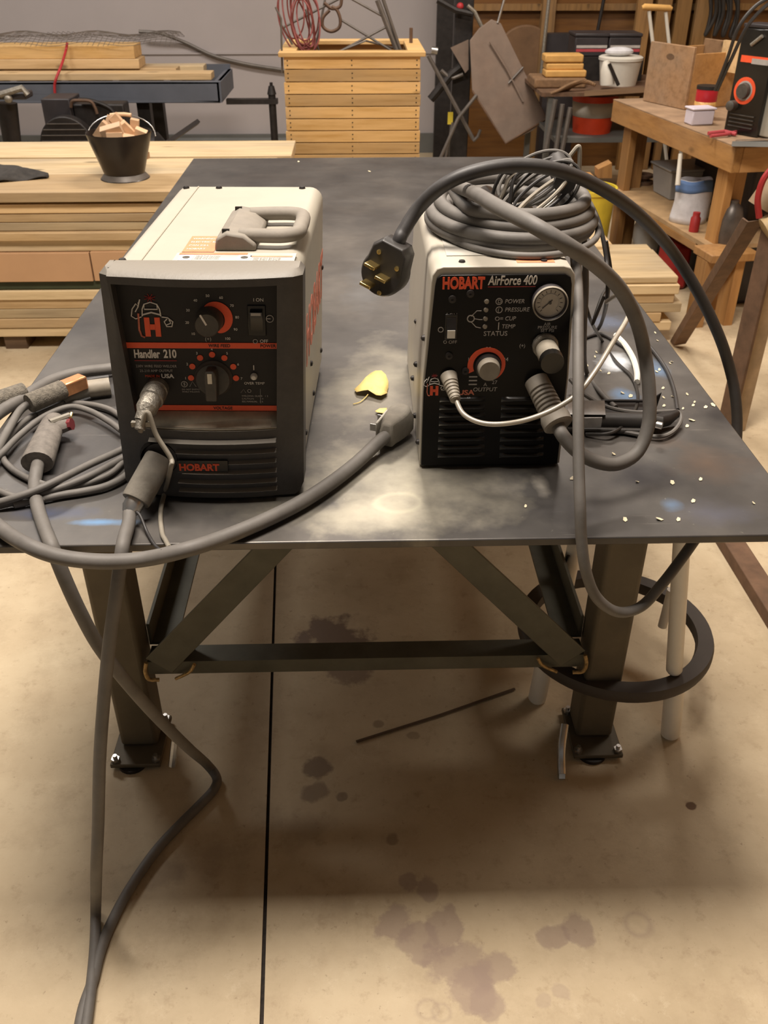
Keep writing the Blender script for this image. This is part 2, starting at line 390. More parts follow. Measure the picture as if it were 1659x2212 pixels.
# the floor slab is cut by a saw joint (a real groove)
j0 = U(597, 1150, Z=0); j1 = U(565, 2212, Z=0); jd = (j1-j0)/(j1.y-j0.y)
def jx(y): return j0.x + jd.x*(y-j0.y)
mb = MB(); gw = .0034
for (xa, xb, ja, jb) in ((-7, None, -gw, 0), (None, 7, gw, 0)):
    y0, y1 = -2., 9.
    if xa is not None: mb.hexa([(xa, y0, -.1), (jx(y0)-gw, y0, -.1), (jx(y1)-gw, y1, -.1), (xa, y1, -.1)], [(xa, y0, 0), (jx(y0)-gw, y0, 0), (jx(y1)-gw, y1, 0), (xa, y1, 0)])
    else: mb.hexa([(jx(y0)+gw, y0, -.1), (xb, y0, -.1), (xb, y1, -.1), (jx(y1)+gw, y1, -.1)], [(jx(y0)+gw, y0, 0), (xb, y0, 0), (xb, y1, 0), (jx(y1)+gw, y1, 0)])
struct('floor', mb, floor_m, smooth=False)
struct('trim_joint', MB().hexa([(jx(-2)-gw, -2, -.1), (jx(-2)+gw, -2, -.1), (jx(9)+gw, 9, -.1), (jx(9)-gw, 9, -.1)], [(jx(-2)-gw, -2, -.008), (jx(-2)+gw, -2, -.008), (jx(9)+gw, 9, -.008), (jx(9)-gw, 9, -.008)]),
       mat('joint_filler', hexc(44, 36, 30), .9, 0, .5, 90, .3), smooth=False)
mb = MB(); x = -6.8
prof = []
while x < .9:
    for dx, dy in ((0, 0), (.2, 0), (.215, .012), (.235, .012), (.25, 0)): prof.append((x+dx, WY+dy))
    x += .25*1.8
mb = MB()
for i in range(len(prof)-1):
    (a, b_), (c_, d) = prof[i], prof[i+1]
    mb._add([(a, b_, 0), (c_, d, 0), (c_, d, 3.8), (a, b_, 3.8)], [(0, 1, 2, 3)])
mb.box(-6.8, .9, WY+.03, WY+.12, 0, 3.8)
struct('wall_back', MB().box(-6.8, .62, WY, WY+.12, 0, 3.8), wallw, smooth=False)
struct('baseboard_back', MB().box(-6.8, .62, WY-.04, WY-.001, 0, .14), wall_trim, smooth=False)
struct('trim_1', MB().box(-6.8, .62, WY-.012, WY-.001, .70, .712), wallw, smooth=False)
PY = 7.0
struct('wall_plywood', MB().box(.62, 6.5, PY, PY+.05, 0, 3.8), ply, smooth=False)
struct('trim_2', MB().box(.54, .66, PY-.06, PY-.001, 0, 3.8), dk_metal, smooth=False)
for i, xx in enumerate((1.25, 2.35)):
    struct('trim_%d' % (i+3), MB().box(xx, xx+.09, PY-.09, PY-.001, 0, 3.8), studs, smooth=False)
struct('trim_5', MB().box(.75, 6.4, PY-.05, PY-.001, 1.02, 1.06), studs, smooth=False)
struct('wall_right', MB().box(3.2, 3.3, -2, PY, 0, 3.8), studs, smooth=False)
struct('ceiling', MB().box(-6.8, 6.5, -2, 8, 3.85, 3.95), wallw, smooth=False)
# slatted timber behind the bench, right of the plywood
for i in range(4):
    p = U(1370+i*42, 60, Y=PY-.12)
    tag(obj('stud', MB().box(p.x, p.x+.10, PY-.14, PY-.095, .0, 2.6), studs, bevel=.004),
        ['upright timber stud behind the aluminium crutch', 'upright timber stud just right of the crutch, above the wooden box', 'upright timber stud beside the hanging hoses, left of them', 'upright timber stud behind the hanging black hoses'][i], 'stud', 'wall studs')
# ------------------------------------------------------------------ welding table
TX0, TX1, TY0, TY1 = -.604, .615, .999, 3.455
k = NT('mill_scale_plate'); geo = k.n('ShaderNodeNewGeometry'); pos = geo.outputs['Position']
c = k.ramp(k.noise(pos, 3.2, 7, .6), [(.3, hexc(74, 72, 71)), (.5, hexc(92, 89, 86)), (.72, hexc(116, 111, 105))])
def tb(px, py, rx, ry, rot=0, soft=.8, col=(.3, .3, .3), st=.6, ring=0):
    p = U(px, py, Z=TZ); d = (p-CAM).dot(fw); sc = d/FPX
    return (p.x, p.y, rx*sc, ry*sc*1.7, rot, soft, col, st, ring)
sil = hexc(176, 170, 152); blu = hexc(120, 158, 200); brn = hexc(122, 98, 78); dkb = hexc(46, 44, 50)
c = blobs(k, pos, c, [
    tb(860, 1040, 330, 130, 0, 1.1, sil, .85), tb(820, 830, 130, 150, 0, 1., sil, .55), tb(790, 620, 60, 120, 0, 1., hexc(130, 132, 134), .4), tb(700, 1110, 300, 45, 0, .9, sil, .5),  # silver blobs: worn steel plus lamp sheen painted into the colour
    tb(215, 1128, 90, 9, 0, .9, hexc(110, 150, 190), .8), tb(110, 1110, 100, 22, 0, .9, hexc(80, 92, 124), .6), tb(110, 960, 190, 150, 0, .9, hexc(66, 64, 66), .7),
    tb(1325, 785, 40, 40, -18, .7, hexc(226, 232, 238), .9), tb(1345, 850, 40, 30, 0, .8, blu, .5), tb(1420, 800, 30, 40, 0, .8, blu, .45), tb(1170, 1050, 26, 34, 0, .7, hexc(196, 190, 178), .6),  # blue-white patch: rubbed metal with its sheen painted in
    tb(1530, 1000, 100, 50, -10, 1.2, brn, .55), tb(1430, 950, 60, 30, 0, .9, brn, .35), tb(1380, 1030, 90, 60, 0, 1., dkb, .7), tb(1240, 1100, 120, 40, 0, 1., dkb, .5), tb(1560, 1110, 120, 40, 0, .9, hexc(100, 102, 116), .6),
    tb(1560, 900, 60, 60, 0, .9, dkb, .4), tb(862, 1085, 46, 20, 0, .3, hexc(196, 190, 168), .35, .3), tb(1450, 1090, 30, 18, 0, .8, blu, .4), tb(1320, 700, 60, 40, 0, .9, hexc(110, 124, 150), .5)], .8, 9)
scr = k.n('ShaderNodeMapping'); scr.inputs['Scale'].default_value = (3, 60, 1); scr.inputs['Rotation'].default_value = (0, 0, .5); k.l(pos, scr.inputs['Vector'])
c = k.mix(k.math('MULTIPLY', k.ramp(k.noise(scr.outputs[0], 2, 4, .7), [(.66, 0.), (.74, 1.)]), .25), c, hexc(170, 165, 155))
c = k.mix(k.math('MULTIPLY', k.ramp(k.noise(pos, 90, 3, .7), [(.70, 0.), (.76, 1.)]), .3), c, hexc(180, 175, 160))
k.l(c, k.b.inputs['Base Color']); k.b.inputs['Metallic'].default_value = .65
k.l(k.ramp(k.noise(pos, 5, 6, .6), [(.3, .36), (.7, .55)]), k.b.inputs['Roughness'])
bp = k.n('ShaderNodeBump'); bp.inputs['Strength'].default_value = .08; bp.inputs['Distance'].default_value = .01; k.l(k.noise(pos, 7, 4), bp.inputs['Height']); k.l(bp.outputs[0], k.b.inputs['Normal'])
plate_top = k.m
tbl = thing('welding_table', 'large heavy steel plate welding table with square tube legs carrying both machines', 'table', (0, 2.2, 0))
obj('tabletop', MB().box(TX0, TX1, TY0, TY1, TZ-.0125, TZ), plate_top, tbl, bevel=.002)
LY = 1.345; zt = TZ-.0126; LW = .078
LX = {-1: -.485, 1: .485}
joint = {}
for sx in (-1, 1):
    for yy in (LY, 3.05):
        x = LX[sx]
        lg = obj('leg', MB().box(x-LW/2, x+LW/2, yy, yy+LW, [.0185, .02][yy > 2], zt), leg_m, tbl, bevel=.009, seg=3)
        if yy > 2:
            continue
        fp = obj('foot_plate', MB().box(x-.052, x+.052, yy-.05, yy+.09, .008, .018), leg_m, tbl, bevel=.002)
        lg.scale = (1, 1, 1)
        for bx in (-.042, .042):
            for by in (-.038, .076):
                b_ = obj('bolt', MB().cyl((x+bx, yy+by, .018), (x+bx, yy+by, .026), .009, n=6).cyl((x+bx, yy+by, 0), (x+bx, yy+by, .034), .0045, n=10), steel, fp)
        obj('foot_pad', MB().cyl((x-.01, yy-.03, 0), (x-.01, yy-.03, .0078), .03, n=20), dk_metal, fp)
    for yy in (LY,):
        jp = Vector((sx*.435, yy+.02, .265)); joint[sx] = jp
def angle_iron(mb, a, b, w, inward, t=.006):
    """an L section from a to b: one flange facing the viewer, one lying back"""
    a = Vector(a); b = Vector(b); d = (b-a).normalized(); n = Vector(inward).normalized(); s_ = d.cross(n).normalized()
    def slab(o1, o2, th1, th2):
        vs = []
        for p in (a, b):
            for (u_, v_) in ((o1[0], o2[0]), (o1[1], o2[0]), (o1[1], o2[1]), (o1[0], o2[1])):
                vs.append(p + s_*u_ + n*v_)
        mb._add(vs, [(0, 1, 2, 3), (7, 6, 5, 4), (0, 4, 5, 1), (1, 5, 6, 2), (2, 6, 7, 3), (3, 7, 4, 0)])
    slab((-w/2, w/2), (0, t), 0, 0); slab((w/2-t, w/2), (t, w), 0, 0)
obj('crossbar', MB().box(-.44, .44, LY+.012, LY+.062, .239, .245).box(-.44, .44, LY+.012, LY+.018, .212, .245), frame_m, tbl, bevel=.001)
for sx in (-1, 1):
    a = Vector((sx*.415, LY+.003, .242)); b = U(595 if sx < 0 else 975, 1175, Y=LY)
    b = a + (b-a)*((zt-.002-a.z)/(b.z-a.z)); mb = MB()
    w = .062
    if sx < 0: angle_iron(mb, b, a, w, (0, 1, 0))
    else: angle_iron(mb, a, b, w, (0, 1, 0))
    for v in mb.b.verts: v.co.z = min(v.co.z, zt); v.co.x = max(-.445, min(.445, v.co.x)); v.co.z = max(v.co.z, .214)
    obj('front_brace', mb, frame_m, tbl, bevel=.0015)
    j = Vector((sx*.437, LY-.002, .236))
    obj('weld_bead', MB().tube(smooth_path([j+Vector((0, 0, .02)), j+Vector((sx*.004, -.004, 0)), j+Vector((0, -.002, -.022)), j+Vector((-sx*.02, 0, -.026))], 6), .004, 8), weld_m, tbl)
    j = Vector((sx*.355, LY+.0, .228))
    obj('weld_bead', MB().tube(smooth_path([j+Vector((sx*.03, 0, -.018)), j, j+Vector((-sx*.012, 0, .02))], 6), .0035, 8), weld_m, tbl)
    obj('side_rail', MB().box(min(sx*.388, sx*.444), max(sx*.388, sx*.444), LY+.064, 3.068, .246, .252).box(min(sx*.438, sx*.444), max(sx*.438, sx*.444), LY+.064, 3.068, .2525, .30), frame_m, tbl)
obj('rear_crossbar', MB().box(-.44, .44, 3.07, 3.12, .262, .268).box(-.44, .44, 3.07, 3.076, .23, .262), frame_m, tbl)
# ------------------------------------------------------------------ wire-feed welder (left)
sh = Matrix.Identity(4); sh[0][2] = .045
MA = Matrix.Translation((-.214, 1.125, TZ)) @ Matrix.Rotation(math.radians(-2.2), 4, 'Z') @ sh
WA = thing('welding_machine', 'cream and charcoal wire feed welder with two dials and folding top handle', 'welder', MA.translation)
HR = .119; HW = .130; AH = .330; AD = .455
def bul(x, z=0): return -.017*(1-(x/HW)**2)
# body shell: cream cover with rounded top edges and a fold line on the left
mb = MB(MA)
pr = []
for (cx, cz, a0) in ((HR-.022, AH-.022, 0), (-HW+.022, AH-.022, 90)):
    for i in range(7):
        a = math.radians(a0+i*15); pr.append((cx+.022*math.cos(a), cz+.022*math.sin(a)))
pr = [(HR, .018)] + pr + [(-HW, .018)]
mb.prism(pr, .028, AD)
obj('cover', mb, beige, WA, bevel=.002)
obj('seam', MB(MA).box(-.092, -.090, .04, AD-.002, AH+.0002, AH+.0012), mat('cover_seam', hexc(150, 142, 126), .6), WA)  # slightly darker strip along the cover fold
obj('base_tray', MB(MA).box(-HW+.004, HR-.004, .03, AD-.005, .006, .0178), bezel_m, WA)
for (fx, fy) in ((-.1, .05), (.09, .05), (-.1, .42), (.09, .42)):
    obj('rubber_foot', MB(MA).cyl((fx, fy, 0), (fx, fy, .0059), .012, n=14), cable_bk, WA)
for (fx, fy) in ((-.115, .045), (-.11, AD-.012), (-.055, AD-.012), (.085, AD-.012)):
    obj('screw', MB(MA).lathe([(0, .004), (.004, .0035), (.0055, .001), (.0055, 0)], Matrix.Translation((fx, fy, AH)), 10), dk_metal, WA)
for (sy, sz) in ((.1, .05), (.25, .045), (.42, .05), (.2, .12), (.43, .2)):
    obj('screw', MB(MA).lathe([(0, .004), (.004, .003), (.005, .0)], Matrix.Translation((HR, sy, sz)) @ Matrix.Rotation(PI/2, 4, 'Y'), 10), dk_metal, WA)
# bezel : grid of cells with the panel opening left out, bowed outward in plan
xs = [-HW-.006, -.122, -.112, -.108] + [-.108+(.202/12)*i for i in range(1, 12)] + [.094, .103, .113, HR+.006]
zs = [.004, .02, .035, .052, .068, .085, .1, .112, .126, .16, .2, .24, .28, .306, .316, .326, .333]
def inside(x, z): return -.108 < x < .094 and .112 < z < .313
mb = MB(MA); vf = {}; vb = {}
def bev_y(x, z):
    y = bul(x) + (.010 if z > .33 else 0) + (.006 if x < -HW or x > HR else 0)
    return y
for i, x in enumerate(xs):
    for j, z in enumerate(zs):
        xx = x; zz = z
        if j in (0, len(zs)-1): xx = max(-HW, min(HR, x))
        if abs(x+.108) < .001: xx = -.106-.013*(z-.126)/.19
        if abs(x-.094) < .001: xx = .089+.004*(z-.126)/.19
        if abs(x+.112) < .001: xx = -.110-.013*(z-.126)/.19
        vf[i, j] = mb.b.verts.new(MA @ Vector((xx, bev_y(x, z), zz))); vb[i, j] = mb.b.verts.new(MA @ Vector((xx, .04, zz)))
cell = {(i, j): not inside((xs[i]+xs[i+1])/2, (zs[j]+zs[j+1])/2) for i in range(len(xs)-1) for j in range(len(zs)-1)}
for (i, j), on in cell.items():
    if not on: continue
    mb.b.faces.new((vf[i, j], vf[i+1, j], vf[i+1, j+1], vf[i, j+1])); mb.b.faces.new((vb[i, j], vb[i, j+1], vb[i+1, j+1], vb[i+1, j]))
    for (di, dj, a, b_) in ((-1, 0, (i, j), (i, j+1)), (1, 0, (i+1, j), (i+1, j+1)), (0, -1, (i, j), (i+1, j)), (0, 1, (i, j+1), (i+1, j+1))):
        if not cell.get((i+di, j+dj), False): mb.b.faces.new((vf[a], vf[b_], vb[b_], vb[a]))
bz = obj('front_bezel', mb, bezel_m, WA, bevel=.006, seg=4)
PYL = .013                              # depth of the control panel behind the bezel face
obj('control_panel', MB(MA).box(-.124, .100, PYL, PYL+.006, .108, .32), panel_m, WA)
pan = WA
obj('ledge', MB(MA)._add([(-.1, PYL-.001, .128), (.1, PYL-.001, .128), (.1, bul(.1)+.002, .1125), (.05, bul(.05)+.002, .1125), (0, bul(0)+.002, .1125), (-.05, bul(.05)+.002, .1125), (-.1, bul(.1)+.002, .1125)], [(0, 1, 2, 3, 4, 5, 6)]), ledge_m, WA, solid=.002)
# louvres
for zl in (.096, .080, .064, .048, .032, .018):
    x0, x1 = (-.09, .088)
    if zl < .085: x0 = -.052
    if .05 < zl < .07: x0 = .022
    if .04 < zl < .055 : x0 = -.045
    def lf(u_, v_, zl=zl, x0=x0, x1=x1):
        x = x0+(x1-x0)*u_; a = PI*v_
        return (x, bul(x)+.001-.0095*math.sin(a), zl-.0045+.009*v_+.002*math.cos(a))
    obj('louvre', MB(MA).grid(lf, 16, 6), bezel_m, WA)
# gun port
hp = Vector((-.078, 0, .068))
obj('gun_port', MB(MA).lathe([(.026, -.02), (.029, -.004), (.026, .004), (.0235, .0), (.0235, -.02)], Matrix.Translation((-.078, bul(-.078), .066)) @ Matrix.Rotation(PI/2, 4, 'X'), 24), gloss_black, WA)
# name plate
T = MA
obj('name_plate', MB(MA).box(-.052, .02, bul(0)-.004, bul(0)-.001, .048, .068), gloss_black, WA, label='black plate lettered HOBART')
text('HOBART', T, -.049, bul(0)-.0045, .0525, .0105, orange, WA, bold=.0006, sx=.95)
def PA(px, py, y=PYL): return UL(MA, px, py, y=y)
YL = PYL-.0006
def line(M, pts, r, m, par, name='printed_line', y=None):
    return obj(name, MB(M).tube([(p[0], y, p[1]) for p in pts], r, 5), m, par, smooth=False)
def barp(M, x0, x1, z0, z1, y, m, par, name='stripe'):
    return obj(name, MB(M).box(x0, x1, y-.0004, y+.0002, z0, z1), m, par, smooth=False)
a = PA(268, 743); b = PA(595, 749); barp(MA, -.114, .0925, (a.z+b.z)/2-.004, (a.z+b.z)/2+.004, YL, orange, WA)
z1_ = (a.z+b.z)/2
a = PA(300, 879); b = PA(585, 882); z2_ = (a.z+b.z)/2; barp(MA, -.106, .0895, z2_-.004, z2_+.004, YL, orange, WA)
text('WIRE FEED', T, .012, YL-.0005, z1_-.002, .0042, panel_m, WA, align='CENTER', bold=.0001)
text('POWER', T, .077, YL-.0005, z1_-.002, .0042, panel_m, WA, align='CENTER', bold=.0001)
text('VOLTAGE', T, .012, YL-.0005, z2_-.002, .0042, panel_m, WA, align='CENTER', bold=.0001)
p = PA(290, 772); text('Handler', T, p.x, YL, p.z, .0115, white_ink, WA, bold=.0005, fit=PA(346, 772).x-p.x)
p = PA(354, 772); text('210', T, p.x, YL, p.z, .0115, white_ink, WA, bold=.0005, fit=PA(382, 772).x-p.x)
p = PA(291, 778); q = PA(382, 778); barp(MA, p.x, q.x, p.z-.0008, p.z+.0004, YL, red_ink, WA, 'underline')
p = PA(338, 793); text('230V WIRE FEED WELDER', T, p.x, YL, p.z, .0036, grey_ink, WA, align='CENTER', sx=.95)
p = PA(338, 803); text('25-210 AMP OUTPUT', T, p.x, YL, p.z, .0036, grey_ink, WA, align='CENTER', sx=.95)
p = PA(355, 816); text('USA', T, p.x-.004, YL, p.z, .006, white_ink, WA, sx=1.1, bold=.0002); text('MADE IN', T, p.x-.026, YL, p.z+.001, .0035, orange, WA, sx=1.)
# emblem: orange H with a welding hood, sparks and looped cables
def emblem(M, yl, cx, cz, s, par):
    e = obj('emblem', MB(M).box(cx-.011*s, cx-.0035*s, yl-.0005, yl, cz-.014*s, cz+.014*s).box(cx+.0035*s, cx+.011*s, yl-.0005, yl, cz-.014*s, cz+.014*s).box(cx-.004*s, cx+.004*s, yl-.0005, yl, cz-.004*s, cz+.004*s), orange, par, label='orange letter H emblem')
    h = MB(M)
    def tl(pts, r=.0009): h.tube([(cx+a*s, yl-.0004, cz+b_*s) for a, b_ in pts], r*s, 5)
    tl([(-.013, .016), (-.012, .026), (-.009, .033), (0, .036), (.009, .033), (.012, .026), (.013, .016)]); tl([(-.009, .033), (-.009, .026), (.009, .026), (.009, .033)])
    tl([(-.013, .018), (0, .0215), (.013, .018)], .0012)
    tl([(-.014, .015), (-.022, .012), (-.028, .016), (-.026, .026), (-.02, .034), (-.017, .03), (-.022, .022)]); tl([(-.017, .034), (-.014, .04), (-.018, .028)])
    tl([(.014, .015), (.022, .014), (.029, .008), (.027, .001), (.02, .001), (.017, .008), (.021, .012)]); tl([(.019, .003), (.026, .006), (.024, .011)])
    obj('hood_drawing', h, white_ink, e, smooth=False)
    k2 = MB(M)
    k2.tube([(cx-.018*s, yl-.0004, cz+.02*s), (cx-.019*s, yl-.0004, cz-.004*s), (cx-.0165*s, yl-.0004, cz-.013*s), (cx-.012*s, yl-.0004, cz-.015*s)], .0014*s, 6)
    obj('cable_drawing', k2, orange_side, e, smooth=False)
    k3 = MB(M)
    for i in range(8):
        a_ = i*PI/4+.3; k3.tube([(cx, yl-.0004, cz+.042*s), (cx+.008*s*math.cos(a_), yl-.0004, cz+.042*s+.006*s*math.sin(a_))], .0005*s, 4)
    obj('spark_drawing', k3, red_ink, e, smooth=False)
p = PA(330, 706); emblem(MA, YL, p.x, p.z, .95, WA)
def arc_ring(M, cx, cz, r0, r1, a0, a1, y, m, par, name='dial_arc', th=.0005):
    mb = MB(M); n = 28; vs = []
    for i in range(n+1):
        a = math.radians(a0+(a1-a0)*i/n); w = r1 if not callable(r1) else r1(i/n)
        vs += [(cx+r0*math.cos(a), y, cz+r0*math.sin(a)), (cx+w*math.cos(a), y, cz+w*math.sin(a))]
    mb._add(vs, [(2*i, 2*i+1, 2*i+3, 2*i+2) for i in range(n)])
    return obj(name, mb, m, par, smooth=False, solid=th)
# dial 1
p = PA(450, 690); kx, kz = p.x+.002, p.z
arc_ring(MA, kx+.004, kz, .016, lambda t: .0175+.0095*math.sin(PI*min(1, t*1.0))**.6, 130, -75, YL-.0003, orange, WA)
for i, s_ in enumerate(('10', '20', '30', '40', '50', '60', '70', '80', '90', '100')):
    a = math.radians(218-i*(273/9.)); text(s_, T, kx+.003+.0335*math.cos(a), YL, kz+.0325*math.sin(a)-.0015, .0036, white_ink, WA, align='CENTER', name='dial_number')
def knobm(M, cx, cz, r, h, m, par, y, dome=0, name='dial_knob', n=32, grip=0):
    T2 = Matrix.Translation((cx, y, cz)) @ Matrix.Rotation(PI/2, 4, 'X')
    return obj(name, MB(M).lathe([(r*1.08, 0), (r*1.05, h*.25), (r, h*.35), (r*.93, h*.93), (r*.86, h), (0, h)], T2, n), m, par)
kb = knobm(MA, kx, kz, .0175, .022, knob_m, WA, YL)
obj('pointer', MB(MA).box(-.0012, .0012, -.0008, .0002, .001, .0165, Matrix.Translation((kx, YL-.0222, kz)) @ Matrix.Rotation(math.radians(-28), 4, 'Y')), white_ink, kb)
p = PA(450, 733); text('(+)', T, p.x, YL, p.z-.0015, .005, grey_ink, WA, align='CENTER')
# dial 2 : voltage switch with bar grip
p = PA(457, 820); kx, kz = p.x+.003, p.z+.002
for i in range(7):
    a = math.radians(180-i*30); aa = 186-i*32; a = math.radians(aa)
    r_ = .031; obj('setting_dot', MB(MA).lathe([(0, .0006), (.0042, .0006), (.0042, 0)], Matrix.Translation((kx+r_*math.cos(a), YL, kz+.004+r_*math.sin(a))) @ Matrix.Rotation(PI/2, 4, 'X'), 14), orange, WA)
    text(str(i+1), T, kx+.0385*math.cos(a), YL, kz+.004+.0385*math.sin(a)-.0015, .0036, white_ink, WA, align='CENTER', name='dial_number')
kb = knobm(MA, kx, kz, .0245, .007, knob_m, WA, YL)
obj('bar_grip', MB(MA).prism([(kx-.0075, kz-.023), (kx+.0075, kz-.023), (kx+.0085, kz+.012), (kx+.006, kz+.021), (kx-.006, kz+.021), (kx-.0085, kz+.012)], YL-.026, YL-.006), knob_m, kb, bevel=.002)
obj('pointer', MB(MA).box(kx-.003, kx+.003, YL-.0268, YL-.0262, kz+.004, kz+.0185), steel, kb)
p = PA(458, 862); text('V', T, p.x, YL, p.z-.002, .006, grey_ink, WA, align='CENTER')
# power switch
p = PA(555, 692); obj('switch_frame', MB(MA).box(p.x-.012, p.x+.012, YL-.0015, YL+.001, p.z-.021, p.z+.021), gloss_black, WA, bevel=.001)
sw = obj('rocker_switch', MB(MA)._add([(p.x-.008, YL-.002, p.z-.015), (p.x+.008, YL-.002, p.z-.015), (p.x+.008, YL-.002, p.z+.0), (p.x-.008, YL-.002, p.z), (p.x-.008, YL-.009, p.z+.014), (p.x+.008, YL-.009, p.z+.014), (p.x+.008, YL-.001, p.z+.016), (p.x-.008, YL-.001, p.z+.016)],
    [(0, 1, 2, 3), (3, 2, 5, 4), (4, 5, 6, 7), (0, 3, 4, 7), (1, 6, 5, 2), (0, 7, 6, 1)]), gloss_black, WA)
obj('switch_window', MB(MA).box(p.x-.0065, p.x+.0065, YL-.0086, YL-.0078, p.z+.0095, p.z+.0135), grey_ink, WA)
text('I ON', T, p.x-.004, YL, p.z+.026, .0045, white_ink, WA); text('OFF', T, p.x+.003, YL, p.z-.031, .0045, white_ink, WA)
arc_ring(MA, p.x-.003, p.z-.029, .0025, .0032, 0, 360, YL, grey_ink, WA, 'off_mark'); q = PA(583, 688); arc_ring(MA, q.x, q.z, .0042, .0052, 0, 360, YL, grey_ink, WA, 'power_mark')
obj('power_mark', MB(MA).box(q.x-.01, q.x+.001, YL-.0004, YL, q.z-.0006, q.z+.0006), grey_ink, WA)
p = PA(549, 812); obj('over_temp_light', MB(MA).lathe([(.0048, 0), (.0048, .003), (.003, .0065), (0, .0075)], Matrix.Translation((p.x, YL, p.z)) @ Matrix.Rotation(PI/2, 4, 'X'), 16), white_plas, WA, label='white round warning light')
obj('thermometer_mark', MB(MA).box(p.x-.0006, p.x+.0006, YL-.0004, YL, p.z+.009, p.z+.016), white_ink, WA)
text('OVER TEMP', T, p.x, YL, p.z-.0125, .0038, white_ink, WA, align='CENTER')
p = PA(405, 832); arc_ring(MA, p.x-.004, p.z+.002, .0036, .0045, 0, 360, YL, grey_ink, WA, 'warning_mark'); text('$', T, p.x-.004, YL, p.z, .0045, grey_ink, WA, align='CENTER')
line(MA, [(p.x+.003, p.z-.002), (p.x+.0075, p.z+.006), (p.x+.012, p.z-.002)], .0004, grey_ink, WA, y=YL)
text('DO NOT SWITCH', T, p.x-.008, YL, p.z-.007, .0022, grey_ink, WA); text('WHILE WELDING', T, p.x-.008, YL, p.z-.0105, .0022, grey_ink, WA)
p = PA(525, 848); line(MA, [(p.x-.003, p.z), (p.x+.001, p.z+.0055), (p.x+.004, p.z)], .0003, grey_ink, WA, y=YL); arc_ring(MA, p.x+.009, p.z+.003, .002, .0026, 0, 360, YL, grey_ink, WA, 'table_mark')
for i, s_ in enumerate(('WELDING GUIDE   1 2', 'CAUTION        3 4', 'SEE MANUAL   5 6')): text(s_, T, p.x-.002, YL, p.z-.006-i*.0042, .0026, grey_ink, WA)
obj('table_mark', MB(MA).box(p.x+.024, p.x+.0244, YL-.0003, YL, p.z-.016, p.z+.006), grey_ink, WA)
# round multi-pin connector with clamp
p = PA(340, 838); cn = obj('pin_socket', MB(MA).lathe([(.0165, 0), (.0165, .012), (.013, .015), (0, .015)], Matrix.Translation((p.x, YL, p.z)) @ Matrix.Rotation(PI/2, 4, 'X'), 20), chrome, WA)
c0 = MA @ Vector((p.x, YL-.013, p.z)); c1 = c0 + Vector((-.006, -.034, -.008)); c2 = c1 + Vector((-.006, -.012, -.012))
obj('collar_nut', MB().tube([c0, c0.lerp(c1, .45), c0.lerp(c1, .5), c1, c1.lerp(c2, .4), c2], [.0165, .0165, .0145, .0145, .011, .010], 18), chrome, cn)
obj('cord_clamp', MB().cyl(c2, c2+Vector((-.002, -.008, -.009)), .0085, .007, 14).box(c2.x-.013, c2.x+.013, c2.y-.007, c2.y-.001, c2.z-.006, c2.z+.001), chrome, cn)
con_end = c2+Vector((-.002, -.009, -.012))
# top handle
bx = UL(MA, 497, 490, z=AH+.012)
hb = obj('handle_bracket', MB(MA).prism([(-.006, 0), (.05, 0), (.05, .008), (.034, .020), (.010, .024), (-.004, .016)], .09, .235, Matrix.Translation((.004, 0, AH))), handle_m, WA, bevel=.003)
hp_ = [(.03, .112), (.06, .108), (.09, .108), (.107, .122), (.109, .15), (.109, .19), (.105, .212), (.09, .222), (.06, .222), (.03, .218)]
obj('handle_grip', MB(MA).tube(smooth_path([(a_, b_, AH+.016) for a_, b_ in hp_], 6), .0105, 14, flat=.9), handle_m, WA)
for (a_, b_) in ((.012, .105), (.042, .105), (.012, .222), (.042, .222)): obj('slot', MB(MA).box(a_-.005, a_+.005, b_-.002, b_+.002, AH+.0185, AH+.0255 if a_ < .03 else AH+.0195), gloss_black, hb)
# stickers on the lid
obj('orange_sticker', MB(MA).box(-.045, -.002, .084, .158, AH+.0002, AH+.0008), mat('faded_orange', hexc(216, 128, 92), .5, 0, .1, 90), WA, label='orange printed sticker')
RX = Matrix.Identity(4)
for i in range(4): text(('WARNING', 'ELECTRIC SHOCK', 'CAN KILL', 'HOBART')[i], T, -.041, -.0+.142-i*.016, AH+.0009, .006, white_ink, WA, rot=RX, sx=.75)
obj('grey_sticker', MB(MA).box(-.050, .110, .041, .080, AH+.0002, AH+.0008), sticker_g, WA, label='long grey sticker with pictograms')
obj('sticker_band', MB(MA).box(-.046, .045, .0715, .0785, AH+.0009, AH+.0013), mat('faded_orange_band', hexc(216, 128, 92), .5), WA); obj('sticker_band', MB(MA).box(.05, .106, .062, .067, AH+.0009, AH+.0013), mat('faded_orange_line', hexc(206, 140, 110), .5), WA)
for xx in (-.043, .034): obj('pictogram', MB(MA).box(xx, xx+.018, .046, .069, AH+.0009, AH+.0013), white_plas, WA); obj('pictogram_mark', MB(MA).lathe([(0, .0005), (.005, .0005), (.005, 0)], Matrix.Translation((xx+.009, .058, AH+.0014)), 12), knob_m, WA)
for i in range(3): text('READ THE MANUAL', T, -.022, .064-i*.006, AH+.0009, .0025, grey_ink, WA, rot=RX)
for i in range(3): text('KEEP CLEAR OF FUMES', T, .055, .056-i*.005, AH+.0009, .0025, grey_ink, WA, rot=RX)
# large side lettering
RS = Matrix.Rotation(PI/2, 4, 'Z') @ Matrix.Rotation(PI/2, 4, 'X')
text('HOBART', T, HR+.0004, .12, .15, .075, orange_side, WA, rot=RS, bold=.003, sx=.78)
gloc = MA @ Vector((-.078, bul(-.078), .066))
